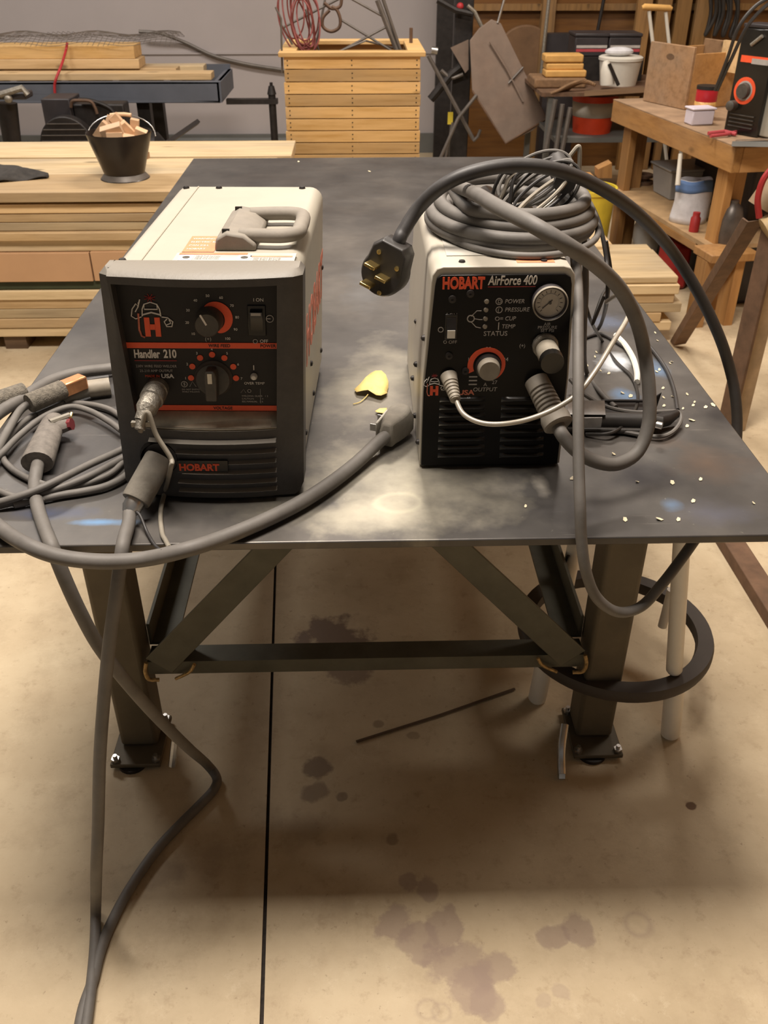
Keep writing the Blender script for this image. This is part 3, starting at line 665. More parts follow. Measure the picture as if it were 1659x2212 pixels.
# MIG cable: boot, crimp, then over the table edge to the floor
mg = thing('welding_cable', 'thick grey gun cable leaving the left welder port and hanging to the floor', 'cable', U(290, 1100, Z=TZ))
b0 = gloc; b1 = U(293, 1082, Z=TZ+.028)
obj('boot', MB().tube([b0, b0.lerp(b1, .04), b0.lerp(b1, .95), b1], [.0195, .0205, .0205, .0195], 24), rubber_m, mg)
dv = (b1-b0).normalized()
obj('crimp', MB().tube([b1-dv*.001, b1+dv*.012, b1+dv*.02], [.014, .014, .010], 12), steel, mg)
e0 = b1+dv*.018
pts = [e0, U(278, 1130, Z=TZ+.016), U(268, 1165, Z=TZ+.013), U(262, 1200, Y=.972), U(250, 1290, Y=.955), U(235, 1400, Y=.945), U(222, 1540, Y=.93), U(215, 1650, Y=.915), U(212, 1780, Y=.90), U(208, 1880, Y=.895), U(207, 1960, Z=.03), U(205, 2040, Z=.012), U(198, 2120, Z=.012), U(186, 2212, Z=.012), U(170, 2300, Z=.012)]
cable('cable', pts, .0093, cable_m, mg, 14)
cable('thin_wire', [e0, U(300, 1110, Z=TZ+.02), U(318, 1150, Z=TZ+.006), U(335, 1178, Y=.985), U(350, 1190, Y=.96)], .0022, cable_dk, mg)
tc_ = tag(cable('control_wire', [con_end, U(318, 890, Y=1.075), U(338, 940, Y=1.07), U(369, 990, Y=1.062), U(369, 1010, Y=1.058), U(357, 1060, Z=TZ+.01), U(347, 1105, Z=TZ+.004), U(350, 1150, Z=TZ+.004), U(358, 1168, Z=TZ+.005), U(366, 1183, Y=.975)], .0034, cable_lt),
    'thin grey control wire hanging from the round metal connector of the left welder', 'wire')

# ------------------------------------------------------------------ air plasma cutter (right)
MBm = Matrix.Translation((.193, 1.192, TZ))
WB = thing('plasma_cutter', 'cream air plasma cutter with glossy black front, round gauge and coiled torch lead', 'plasma cutter', MBm.translation)
def trap(z): return .107-(.012 if z > .15 else .012*z/.15)
BH = .312
prf = [(.108, .004), (.106, .15), (.099, .29), (.098, .300), (.092, .309), (.082, BH), (-.082, BH), (-.091, .309), (-.097, .300), (-.098, .29), (-.106, .15), (-.108, .004)]
obj('cover', MB(MBm).prism(prf, .004, .40), cream_b, WB, bevel=.0015)
fr = [(.104, .005), (.103, .15), (.0945, .287), (.092, .297), (.084, .3015), (-.084, .3015), (-.0905, .297), (-.0925, .287), (-.1045, .128), (-.106, .005)]
obj('front_panel', MB(MBm).prism(fr, .0, .0039), front_black, WB, bevel=.001)
obj('lid_hatch', MB(MBm).box(-.074, .070, .05, .20, BH, BH+.0012), sticker_g, WB)
obj('orange_sticker', MB(MBm).box(.020, .072, .018, .032, BH+.0001, BH+.0006), mat('faded_orange_b', hexc(226, 140, 100), .5), WB, label='narrow orange sticker')
for (x, y) in ((-.055, .024), (.058, .024)): obj('screw', MB(MBm).lathe([(0, .003), (.004, .0025), (.005, 0)], Matrix.Translation((x, y, BH)), 10), dk_metal, WB)
for (y, z) in ((.03, .03), (.12, .03), (.2, .06), (.03, .2), (.2, .16), (.12, .12)): obj('screw', MB(MBm).lathe([(0, .006), (.004, .004), (.005, 0)], Matrix.Translation((-.1075 if z < .15 else -.103, y, z)) @ Matrix.Rotation(-PI/2, 4, 'Y'), 10), dk_metal, WB)
RSL = Matrix.Rotation(-PI/2, 4, 'Z') @ Matrix.Rotation(PI/2, 4, 'X')
text('HOBART', MBm @ Matrix.Rotation(math.radians(2.8), 4, 'Y'), -.1095, .34, .14, .065, orange_side, WB, rot=RSL, bold=.003, sx=.8)
def PB(px, py, y=0): return UL(MBm, px, py, y=y)
YB = -.0003
p = PB(955, 622); q = PB(1046, 622); text('HOBART', MBm, p.x, YB, p.z-.001, .0155, orange, WB, bold=.0010, fit=q.x-p.x)
p = PB(1054, 616); text('AirForce 400', MBm, p.x, YB, p.z+.0005, .0125, white_ink, WB, bold=.0003, fit=PB(1160, 616).x-p.x, shear=.15)
q = PB(1157, 616); obj('underline', MB(MBm).box(p.x, q.x, YB-.0003, YB, p.z-.0028, p.z-.0018), red_ink, WB)
for (px, py) in ((977, 646), (1016, 634), (970, 768), (1005, 801)):
    p = PB(px, py); obj('panel_screw', MB(MBm).lathe([(0, .001), (.002, .0035), (.0052, .003), (.0058, 0)], Matrix.Translation((p.x, 0, p.z)) @ Matrix.Rotation(PI/2, 4, 'X'), 14), dk_metal, WB)
for i, (s_, py, px) in enumerate((('POWER', 655, 1090), ('PRESSURE', 673, 1090), ('CUP', 692, 1090), ('TEMP', 709, 1083))):
    p = PB(px, py); text(s_, MBm, p.x, YB, p.z, .0058, grey_ink, WB, sx=.95, shear=.15)
    q = PB(1051-i*1.2, py-4); obj('status_light', MB(MBm).lathe([(.0035, 0), (.003, .0025), (0, .003)], Matrix.Translation((q.x, 0, q.z)) @ Matrix.Rotation(PI/2, 4, 'X'), 12), dusty_knob, WB, label='small round status light')
    q = PB(1078, py-4)
    if i < 2: arc_ring(MBm, q.x, q.z, .0038, .0048, 0, 360, YB, grey_ink, WB, 'symbol'); text('D' if i == 0 else '(', MBm, q.x-.002, YB, q.z-.0025, .005, grey_ink, WB)
    elif i == 2: text('O=', MBm, q.x-.006, YB, q.z-.003, .006, grey_ink, WB)
    else: obj('symbol', MB(MBm).box(q.x-.0012, q.x-.0002, YB-.0003, YB, q.z-.005, q.z+.006), white_ink, WB)
p = PB(1070, 725); text('STATUS', MBm, p.x, YB, p.z, .0068, grey_ink, WB, align='CENTER')
def pl(pts, r=.0005): return [(PB(a, b_).x, YB-.0002, PB(a, b_).z) for a, b_ in pts]
g = MB(MBm)
for pp in ([(1018, 683), (1030, 671), (1040, 671)], [(1024, 688), (1036, 690), (1042, 690)], [(1018, 695), (1028, 706), (1038, 708)]): g.tube(pl(pp), .0006, 5)
obj('bracket_mark', g, grey_ink, WB, smooth=False)
p = PB(1017, 688); arc_ring(MBm, p.x, p.z, .004, .0055, 0, 360, YB, grey_ink, WB, 'symbol')
p = PB(976, 684); text('I ON', MBm, p.x, YB, p.z, .005, grey_ink, WB, align='CENTER'); p = PB(972, 742); text('O OFF', MBm, p.x, YB, p.z, .0048, grey_ink, WB, align='CENTER')
p = PB(952, 712); arc_ring(MBm, p.x, p.z, .003, .004, 0, 360, YB, grey_ink, WB, 'symbol')
p = PB(974, 708); obj('switch_frame', MB(MBm).box(p.x-.009, p.x+.009, -.002, .0, p.z-.017, p.z+.02), gloss_black, WB, bevel=.001)
obj('rocker_switch', MB(MBm)._add([(p.x-.0065, -.008, p.z-.013), (p.x+.0065, -.008, p.z-.013), (p.x+.0065, -.003, p.z+.015), (p.x-.0065, -.003, p.z+.015), (p.x-.0065, -.001, p.z-.013), (p.x+.0065, -.001, p.z-.013), (p.x+.0065, -.001, p.z+.015), (p.x-.0065, -.001, p.z+.015)], [(0, 1, 2, 3), (4, 7, 6, 5), (0, 4, 5, 1), (1, 5, 6, 2), (2, 6, 7, 3), (3, 7, 4, 0)]), dk_metal, WB)
obj('switch_face', MB(MBm).box(p.x-.0055, p.x+.0055, -.0084, -.0074, p.z-.0125, p.z-.001), white_plas, WB)
# output dial
p = PB(1054, 790); arc_ring(MBm, p.x-.001, p.z+.001, .0205, lambda t: .025+.004*(1-t), 205, -62, -.0005, orange, WB)
kb = knobm(MBm, p.x, p.z, .0165, .020, dusty_knob, WB, 0)
obj('knob_skirt', MB(MBm).lathe([(.019, 0), (.0185, .006), (.016, .008)], Matrix.Translation((p.x, -.0005, p.z)) @ Matrix.Rotation(PI/2, 4, 'X'), 24), dk_metal, kb)
for s_, px, py in (('20', 1055, 757), ('16', 1015, 780), ('24', 1092, 780), ('27', 1068, 829), ('A', 1048, 834)):
    q = PB(px, py); text(s_, MBm, q.x, YB, q.z, .0055, grey_ink, WB, align='CENTER', name='dial_number')
q = PB(1047, 845); text('OUTPUT', MBm, q.x, YB, q.z, .0062, grey_ink, WB, align='CENTER', shear=.1)
q = PB(1022, 815)
for i in range(3): obj('symbol', MB(MBm).box(q.x-.006, q.x+.006, YB-.0003, YB, q.z-.006*i, q.z-.006*i+.002), grey_ink, WB)
q = PB(983, 852); text('USA', MBm, q.x+.004, YB, q.z-.0005, .0075, orange_side, WB, sx=1.2, bold=.0003)
# gauge
p = PB(1186, 650); RXm = Matrix.Rotation(PI/2, 4, 'X')
gg = obj('pressure_gauge', MB(MBm).lathe([(.0245, 0), (.0245, .010), (.0225, .013), (.021, .011), (.021, .004), (0, .004)], Matrix.Translation((p.x, 0, p.z)) @ RXm, 36), bat_m, WB, label='round pressure gauge')
obj('dial_face', MB(MBm).lathe([(.0208, .0), (.0208, .007), (0, .007)], Matrix.Translation((p.x, 0, p.z)) @ RXm, 32), gauge_face, gg)
obj('rim', MB(MBm).lathe([(.0222, .0125), (.0235, .0135), (.0248, .0105), (.0235, .0100)], Matrix.Translation((p.x, 0, p.z)) @ RXm, 36, closed=True), dusty_knob, gg)
for i in range(13):
    a = math.radians(225-i*22.5); obj('tick', MB(MBm).tube([(p.x+.014*math.cos(a), -.0073, p.z+.014*math.sin(a)), (p.x+.0175*math.cos(a), -.0073, p.z+.0175*math.sin(a))], .0004, 4), knob_m, gg, smooth=False)
arc_ring(MBm, p.x, p.z, .0122, .0128, 225, -45, -.0072, grey_ink, gg, 'scale_arc')
obj('needle', MB(MBm).tube([(p.x-.010, -.008, p.z-.008), (p.x+.003, -.008, p.z+.004)], .0006, 5).cyl((p.x, -.0072, p.z), (p.x, -.0095, p.z), .002, n=10), knob_m, gg)
for i, s_ in enumerate(('AIR', 'PRESSURE', 'SET PSI')):
    q = PB(1182, 703+i*7); text(s_, MBm, q.x, YB, q.z, .0044, grey_ink, WB, align='CENTER')
q = PB(1128, 750); text('(+)', MBm, q.x, YB, q.z, .005, grey_ink, WB, align='CENTER')
# regulator knob
p = PB(1177, 745); rg = obj('regulator_nut', MB(MBm).lathe([(.0185, 0), (.0185, .006), (.016, .009), (.013, .009)], Matrix.Translation((p.x, 0, p.z)) @ RXm, 14), chrome, WB)
k0 = MBm @ Vector((p.x, -.008, p.z-.001)); k1 = k0 + Vector((.001, -.036, -.002))
obj('regulator_knob', MB().tube([k0, k0.lerp(k1, .1), k0.lerp(k1, .15), k0.lerp(k1, .6), k1], [.013, .0145, .0155, .0160, .0145], 20), dusty_knob, rg)
obj('knob_cap', MB().tube([k1, k1+Vector((0, -.012, -.001))], [.0165, .0160], 20), gloss_black, rg)
# louvre banks
for bi, (pa, pb_) in enumerate((((950, 862), (1048, 862)), ((1083, 862), (1175, 862)))):
    for i in range(8):
        x0 = PB(pa[0]-i*.6, 862+i*17).x; q = PB(pb_[0]-i*.2, 862+i*17.2); z = q.z; x1 = q.x
        def lf(u_, v_, x0=x0, x1=x1, z=z):
            e = min(1, 6*u_, 6*(1-u_)); x = x0+(x1-x0)*u_
            return (x, -.0001-.005*math.sin(PI*v_)*math.sqrt(max(0, e)), z-.0042+.0084*v_)
        obj('louvre', MB(MBm).grid(lf, 16, 6), gloss_black, WB)
p = PB(938, 838); emblem(MBm, YB, p.x, p.z-.004, .55, WB)
obj('black_lid_slab', MB(MBm).box(-.07, .07, .202, .36, BH, BH+.0015), gloss_black, WB)  # flat black slab laid on the lid inside the coil
# machine's top handle, black, inside the coil
obj('handle', MB(MBm).tube(smooth_path([(0, .08, BH-.002), (0, .085, BH+.035), (0, .12, BH+.045), (0, .2, BH+.045), (0, .235, BH+.035), (0, .24, BH-.002)], 6), .013, 14), gloss_black, WB)
# ------------------------------------------------------------------ leads of the cutter
def ribbed(a, b, r0, r1, nr, m, par, name, n=20):
    a = Vector(a); b = Vector(b); pts = []; rs = []
    K = nr*6
    for i in range(K+1):
        t = i/K; pts.append(a.lerp(b, t)); rr = r0+(r1-r0)*t
        rs.append(rr*(1 if (i % 6) < 4 else .86) if t > .28 else rr)
    return obj(name, MB().tube(pts, rs, n), m, par)
# work lead: boot + silver cord in the air
wl = thing('work_lead', 'silvery thin lead plugged into the left socket of the black cutter front', 'cable', MBm @ Vector((-.067, -.02, .12)))
a = MBm @ Vector((PB(969, 812).x, 0, PB(969, 812).z)); b = U(984, 864, Y=1.152)
ribbed(a, b, .0125, .0075, 8, dusty_knob, wl, 'strain_relief')
dv = (b-a).normalized()
pts = [b-dv*.005, U(1000, 893, Y=1.135), U(1035, 912, Y=1.12), U(1080, 916, Y=1.11), U(1140, 906, Y=1.10), U(1200, 882, Y=1.105), U(1250, 848, Y=1.115), U(1290, 796, Y=1.14), U(1325, 738, Y=1.18), U(1352, 694, Y=1.22), U(1363, 665, Y=1.25), U(1354, 645, Y=1.28), U(1335, 637, Y=1.32), U(1310, 652, Y=1.38)]
cable('cord', pts, .0036, cable_sv, wl, 12)
# torch lead: boot, collar, big swing to the right, then the coil on top
tl = thing('torch_lead', 'thick grey torch hose swinging from the ribbed boot up into the coil on the cutter', 'hose', MBm @ Vector((.06, -.03, .1)))
a = MBm @ Vector((PB(1158, 822).x, 0, PB(1158, 822).z)); b = U(1196, 898, Y=1.142)
ribbed(a, b, .0175, .0185, 9, handle_m, tl, 'ribbed_boot', 24); dv = (b-a).normalized()
obj('collar', MB().tube([b-dv*.003, b+dv*.004, b+dv*.016, b+dv*.018], [.019, .0215, .0215, .019], 24), handle_m, tl)
e = b+dv*.012; R_ = .0098
pts = [e, U(1215, 940, Y=1.115), U(1248, 976, Y=1.10), U(1290, 998, Y=1.095), U(1335, 1002, Y=1.10), U(1378, 975, Y=1.12), U(1401, 915, Y=1.14), U(1402, 840, Y=1.16), U(1392, 760, Y=1.18), U(1374, 690, Y=1.16), U(1340, 625, Y=1.13), U(1290, 575, Z=1.125), U(1230, 533, Z=1.160), U(1150, 485, Z=1.182), U(1075, 447, Z=1.182), U(1022, 416, Z=1.172), U(980, 405, Z=1.15)]
# coil on top
cc = Vector((U(1100, 470, Y=1.39).x, 1.39, 1.14)); ztop = TZ+BH
end = pts[-1]
coil = []
def cp(t, rx, ry, z, dx=0, dy=0): return Vector((cc.x+dx+rx*math.cos(t), cc.y+dy+ry*math.sin(t), z))
turns = [(.104, .128, 1.146, 0, 0), (.110, .134, 1.130, .004, .004), (.118, .138, 1.116, .0, -.002), (.124, .150, 1.1035, .004, .004), (.106, .126, 1.104, .004, .0), (.100, .118, 1.122, .004, .0)]
t0 = math.atan2(end.y-cc.y, end.x-cc.x)
seq = [end]
N = 16; tot = len(turns)*N - 5
for i in range(2, tot):
    t = t0 + i*2*PI/N; f = i/N; k_ = int(f); g_ = f-k_
    A_ = turns[min(k_, len(turns)-1)]; B_ = turns[min(k_+1, len(turns)-1)]
    v = [A_[j]*(1-g_)+B_[j]*g_ for j in range(5)]
    seq.append(cp(t, *v))
cable('hose', pts[:-1]+seq, R_, cable_m, tl, 14, step=5)
obj('air_line', MB().tube(smooth_path([cp(math.radians(d), .122, .168, ztop+.0058, .01, .0) for d in range(150, 400, 15)], 4), .0048, 10), cable_m, tl)
# second hose going down over the table's front edge
hg = [U(1180, 420, Y=1.45), U(1212, 430, Y=1.42), U(1232, 480, Y=1.38), U(1243, 560, Y=1.30), U(1248, 640, Y=1.22), U(1249, 760, Y=1.15), U(1249, 880, Y=1.09), U(1250, 1000, Y=1.035), U(1253, 1090, Y=1.0), U(1256, 1165, Y=.985), U(1266, 1235, Y=.975), U(1290, 1292, Y=.975), U(1335, 1322, Y=.985), U(1385, 1310, Y=1.0), U(1430, 1262, Y=1.02), U(1470, 1210, Y=1.05), U(1500, 1168, Y=1.08), U(1520, 1140, Y=1.12), (.62, 1.3, .70)]
tag(cable('hanging_hose', hg, .0078, cable_m, None, 12), 'grey hose hanging off the coil, looping below the table front edge', 'hose')
tag(cable('hanging_hose', [U(1228, 400, Y=1.42), U(1243, 440, Y=1.41), U(1262, 520, Y=1.36), U(1266, 620, Y=1.33), U(1262, 720, Y=1.33), U(1266, 800, Z=TZ+.01), U(1300, 850, Z=TZ+.006), U(1330, 880, Z=TZ+.006)], .0044, cable_m, None, 10),
    'thinner grey hose beside the cutter right side, ending on the table', 'hose')
# black thin leads on the right of the cutter
tag(cable('thin_lead', [U(1150, 372, Y=1.5), U(1200, 372, Y=1.5), U(1250, 405, Y=1.47), U(1290, 470, Y=1.43), U(1310, 560, Y=1.40), U(1312, 640, Y=1.38), U(1298, 700, Z=TZ+.03), U(1280, 722, Z=TZ+.004), U(1262, 730, Z=TZ+.004), U(1300, 722, Z=TZ+.004), U(1350, 750, Z=TZ+.004)], .0036, cable_dk, None, 10), 'thin dark lead arching outside the others at the coil right', 'cable')
tag(cable('thin_lead', [U(1262, 560, Y=1.4), U(1262, 630, Y=1.4), U(1275, 690, Y=1.42), U(1300, 735, Z=TZ+.004), U(1330, 780, Z=TZ+.004), U(1365, 815, Z=TZ+.004), U(1378, 860, Z=TZ+.004), U(1360, 905, Z=TZ+.01), U(1320, 935, Z=TZ+.012), U(1265, 938, Z=TZ+.005)], .0028, cable_bk, None, 8), 'thin black lead behind the cutter curling down to the table plate', 'cable')
tag(cable('thin_lead', [U(1305, 640, Y=1.4), U(1280, 700, Y=1.4), U(1300, 640, Y=1.45), U(1320, 600, Y=1.5), U(1310, 520, Y=1.5)], .0028, cable_bk, None, 8), 'short thin black lead crossing behind the silvery lead', 'cable')
tag(cable('thin_lead', [U(1232, 820, Z=TZ+.02), U(1260, 850, Z=TZ+.02), U(1310, 878, Z=TZ+.022), U(1370, 890, Z=TZ+.024), U(1430, 889, Z=TZ+.024), U(1465, 890, Z=TZ+.02), U(1470, 910, Z=TZ+.012), U(1450, 935, Z=TZ+.008), U(1415, 943, Z=TZ+.007), U(1330, 930, Z=TZ+.006)], .0035, cable_m, None, 8), 'thin grey lead looping around the black torch on the right of the table', 'cable')
tag(cable('thin_lead', [U(1376, 725, Z=TZ+.006), U(1405, 750, Z=TZ+.006), U(1438, 795, Z=TZ+.006), U(1456, 840, Z=TZ+.008), U(1464, 885, Z=TZ+.014)], .0032, cable_dk, None, 8), 'thin dark lead curving along the right side of the table plate', 'cable')
tag(cable('pale_strip', [U(1330, 724, Z=TZ+.006), U(1350, 745, Z=TZ+.007), U(1368, 775, Z=TZ+.007), U(1376, 805, Z=TZ+.006), U(1376, 825, Z=TZ+.006)], .0055, white_plas, None, 8), 'short pale taped hose end lying right of the cutter on the blue-white worn sheen spot', 'hose')
# thin bundle on the coil
bc = U(1160, 412, Y=1.38)
for i in range(9):
    rx = .034+.0035*(i % 4); rz = .024+.004*((i*2) % 5); ang = math.radians(-34+5*((i*7) % 5)); pts2 = []
    for j in range(15):
        t = j/15*2*PI*(1.0); lx = rx*1.25*math.cos(t); lz = rz*.9*math.sin(t)
        X_ = lx*math.cos(ang)-lz*math.sin(ang); Z_ = -lx*math.sin(ang)+lz*math.cos(ang)
        pts2.append(bc+Vector((X_+.006*(i % 3)-.004, .012*(i-4)+lz*.5, Z_+.003*(i % 4))))
    o = cable('thin_loop', pts2+[pts2[0]], .0026 if i % 3 else .0032, (cable_sv, cable_dk, cable_bk, cable_m)[i % 4], None, 8, step=5)
    if i == 0: bt = thing('thin_cord_bundle', 'tied bundle of thin black and silvery cords on top of the grey coil', 'cable', bc-Vector((0, 0, .06)))
    setp(o, bt); o.name = 'loop'
obj('tie', MB().tube([bc+Vector((.030, -.05, .022)), bc+Vector((.036, .05, .03))], .016, 12), cable_dk, bt)
for i, (sx_, sz_) in enumerate(((-.06, .01), (-.055, -.015), (-.045, -.03))):
    cable('strand', [bc+Vector((.03, 0, .035)), bc+Vector((-.02+sx_*.3, -.02, .03)), bc+Vector((sx_, -.03, sz_+.02)), bc+Vector((sx_-.01, -.03, sz_-.02)), bc+Vector((sx_+.02, -.04, sz_-.035))], .0028, (cable_bk, cable_sv, cable_dk)[i], bt, 8)
tag(cable('wire_hook', [U(1195, 388, Y=1.5), U(1215, 358, Y=1.5), U(1238, 328, Y=1.5), U(1248, 317, Y=1.5), U(1252, 322, Y=1.5), U(1252, 350, Y=1.5), U(1250, 385, Y=1.5)], .0036, cable_lt, None, 8), 'pale stiff lead end sticking up behind the thin cord bundle', 'cable')
tag(obj('wire_end', MB().cyl(U(1062, 396, Y=1.55), U(1075, 374, Y=1.56), .0018, n=8), steel), 'small bright wire end poking out behind the coil', 'wire')
# cutter's mains cord and round three-pin plug hanging at its left
pl_ = thing('mains_plug', 'round black three-prong mains plug on a stiff cord arching over the cutter', 'plug', U(830, 640, Y=1.27))
pc = U(831, 584, Y=1.265); nrm = (CAM-pc).normalized(); zax = (nrm+Vector((-.38, .0, -.22))).normalized()
upv = (U(858, 520, Y=1.265)-pc).normalized(); xax = upv.cross(zax).normalized(); upv = zax.cross(xax)
MP = Matrix(((xax.x, upv.x, zax.x, pc.x), (xax.y, upv.y, zax.y, pc.y), (xax.z, upv.z, zax.z, pc.z), (0, 0, 0, 1)))
sc = (pc-CAM).dot(fw)/FPX
outl = []; R0 = 50*sc
for i in range(25):
    a = math.radians(155+i*(230/24.)); outl.append((R0*math.cos(a), R0*1.0*math.sin(a)-6*sc))
outl += [(R0*.78, 52*sc), (R0*.52, 66*sc), (-R0*.52, 66*sc), (-R0*.86, 46*sc)]
mbp = MB(MP); n = len(outl)
mbp._add([(x, y, .004) for x, y in outl]+[(x*.92, y*.92, .010) for x, y in outl]+[(x*1., y, -.022) for x, y in outl]+[(x*.8, y*.85, -.032) for x, y in outl],
    [tuple(range(n, 2*n)), tuple(range(3*n, 4*n))[::-1]]+[(i, (i+1) % n, n+(i+1) % n, n+i) for i in range(n)]+[(i+2*n, i, (i+1) % n, (i+1) % n+2*n)[::-1] for i in range(n)]+[(i+3*n, i+2*n, (i+1) % n+2*n, (i+1) % n+3*n)[::-1] for i in range(n)])
plb = obj('plug_body', mbp, cable_bk, pl_, bevel=.0012)
def prong(x, y, dx, L_=.022):
    return obj('prong', MB(MP).box(x*sc-.0085, x*sc+.0085, y*sc-.0022, y*sc+.0022, .009, .009+L_, ), brass, plb, bevel=.0008, label='brass prong')
prong(-22, 8, 0); prong(10, -6, 0); prong(-16, -34, 0)
for (x, y) in ((-22, 36), (28, 22), (12, -44)): obj('plug_screw', MB(MP).lathe([(0, .0125), (.0035, .012), (.0035, .009)], Matrix.Translation((x*sc, y*sc, 0)), 10), brass, plb)
top = MP @ Vector((0, 64*sc, -.012))
pts = [top-(upv*.01), top+upv*.004, U(873, 497, Y=1.28), U(905, 448, Y=1.29), U(955, 402, Y=1.28), U(1020, 372, Y=1.28), U(1110, 357, Y=1.29), U(1200, 366, Y=1.30), U(1290, 402, Y=1.34), U(1375, 460, Y=1.40), U(1450, 540, Y=1.48), U(1510, 635, Y=1.49), U(1555, 730, Y=1.49), U(1580, 810, Y=1.49), U(1590, 870, Y=1.48), U(1592, 930, Y=1.47), U(1585, 1000, Y=1.45), U(1560, 1060, Y=1.40)]
cable('cord', pts, .0098, cable_dk, pl_, 14)
# ------------------------------------------------------------------ black torch and bits on the right of the table
tg = thing('cutting_torch', 'black hand torch with a bright steel bracket lying right of the cutter', 'torch', U(1340, 915, Z=TZ))
z = TZ+.016
obj('torch_body', MB().tube([U(1215, 905, Z=z), U(1300, 909, Z=z), U(1400, 911, Z=z), U(1430, 913, Z=z)], [.013, .0145, .0145, .011], 16), cable_bk, tg)
obj('torch_tube', MB().tube([U(1225, 928, Z=TZ+.007), U(1400, 932, Z=TZ+.007)], .0055, 10), cable_bk, tg)
obj('torch_head', MB().tube([U(1400, 915, Z=z), U(1440, 905, Z=z), U(1462, 893, Z=z+.002)], [.013, .012, .007], 12), dk_metal, tg)
obj('tip', MB().cyl(U(1418, 917, Z=z+.012), U(1430, 920, Z=z+.012), .006, n=10), steel, tg)
pb0 = U(1228, 893, Z=TZ+.036)
obj('steel_bracket', MB().hexa([U(1225, 896, Z=TZ+.030), U(1308, 897, Z=TZ+.030), U(1306, 866, Z=TZ+.030), U(1228, 866, Z=TZ+.030)], [U(1225, 895, Z=TZ+.033), U(1308, 896, Z=TZ+.033), U(1306, 865, Z=TZ+.033), U(1228, 865, Z=TZ+.033)]), steel, tg, label='bright steel bracket')
obj('bracket_lip', MB().box(U(1258, 905, Z=TZ+.03).x, U(1300, 905, Z=TZ+.03).x, U(1260, 905, Z=TZ+.03).y-.003, U(1260, 905, Z=TZ+.03).y, TZ+.016, TZ+.033), steel, tg)
tr = thing('steel_tray', 'flat dark steel tray with a raised pointed corner behind the black torch', 'tray', U(1350, 880, Z=TZ))
obj('tray_floor', MB().hexa([U(1225, 900, Z=TZ+.0005), U(1415, 900, Z=TZ+.0005), U(1410, 868, Z=TZ+.0005), U(1300, 868, Z=TZ+.0005)], [U(1225, 900, Z=TZ+.004), U(1415, 900, Z=TZ+.004), U(1410, 868, Z=TZ+.004), U(1300, 868, Z=TZ+.004)]), dk_metal, tr)
q = U(1408, 880, Z=TZ+.004); obj('raised_corner', MB()._add([(q.x-.012, q.y, TZ+.004), (q.x+.008, q.y, TZ+.004), (q.x+.010, q.y-.005, TZ+.035), (q.x-.004, q.y, TZ+.02)], [(0, 1, 2, 3)]), dk_metal, tr, solid=.002, smooth=False)
obj('tray_rim', MB().tube([U(1300, 866, Z=TZ+.01), U(1412, 866, Z=TZ+.01)], .003, 8), dk_metal, tr)
# ------------------------------------------------------------------ left welder's mains cord with angled plug
R2 = .0105
mc = thing('power_cord', 'thick grey mains cord with angled plug sweeping round the front left of the table', 'cable', U(850, 900, Z=TZ))
z = TZ+.0135
pts = [U(838, 938, Z=TZ+.024), U(810, 962, Z=TZ+.018), U(770, 1000, Z=z), U(715, 1043, Z=z), U(650, 1085, Z=z), U(570, 1125, Z=z), U(480, 1162, Z=z), U(400, 1188, Z=z+.003), U(310, 1208, Y=.965), U(220, 1213, Y=.955), U(130, 1203, Y=.955), U(60, 1178, Y=.965), U(0, 1140, Z=z), U(-60, 1080, Z=z), U(-85, 1010, Z=z), U(-60, 950, Z=z), U(-10, 898, Z=z), U(45, 862, Z=z), U(110, 823, Z=z), U(170, 805, Z=z), U(235, 797, Z=z), (-.24, 1.62, TZ+.02)]
pts[-1] = U(275, 792, Z=z)
cable('cord', pts, R2, cable_m, mc, 14)
q0 = U(838, 936, Z=TZ+.025); q1 = U(878, 885, Z=TZ+.028)
dv = (q1-q0).normalized(); sd = dv.cross(Vector((0, 0, 1)))
MQ = Matrix(((dv.x, sd.x, 0, q0.x), (dv.y, sd.y, 0, q0.y), (dv.z, sd.z, 1, TZ), (0, 0, 0, 1)))
mbq = MB(MQ); prof_ = [(-.010, .0115), (.002, .013), (.016, .018), (.036, .023), (.056, .023), (.068, .015), (.073, .0)]
ol = [(a_, b_) for a_, b_ in prof_] + [(a_, -b_) for a_, b_ in prof_[::-1][1:]]
n = len(ol); 
mbq._add([(x, y, .006) for x, y in ol]+[(x, y, .030) for x, y in ol]+[(x*.9+.004, y*.72, .044) for x, y in ol], [tuple(range(n))[::-1], tuple(range(2*n, 3*n))]+[(i, (i+1) % n, n+(i+1) % n, n+i) for i in range(n)]+[(n+i, n+(i+1) % n, 2*n+(i+1) % n, 2*n+i) for i in range(n)])
pb = obj('plug_body', mbq, rubber_m, mc, bevel=.004, seg=3)
obj('plug_face', MB(MQ).box(.014, .062, -.0275, -.0235, .006, .032), sticker_g, pb, bevel=.002)
for xx in (.018, .05): obj('prong', MB(MQ).box(xx-.0008, xx+.0008, -.038, -.0275, .014, .026), steel, pb)
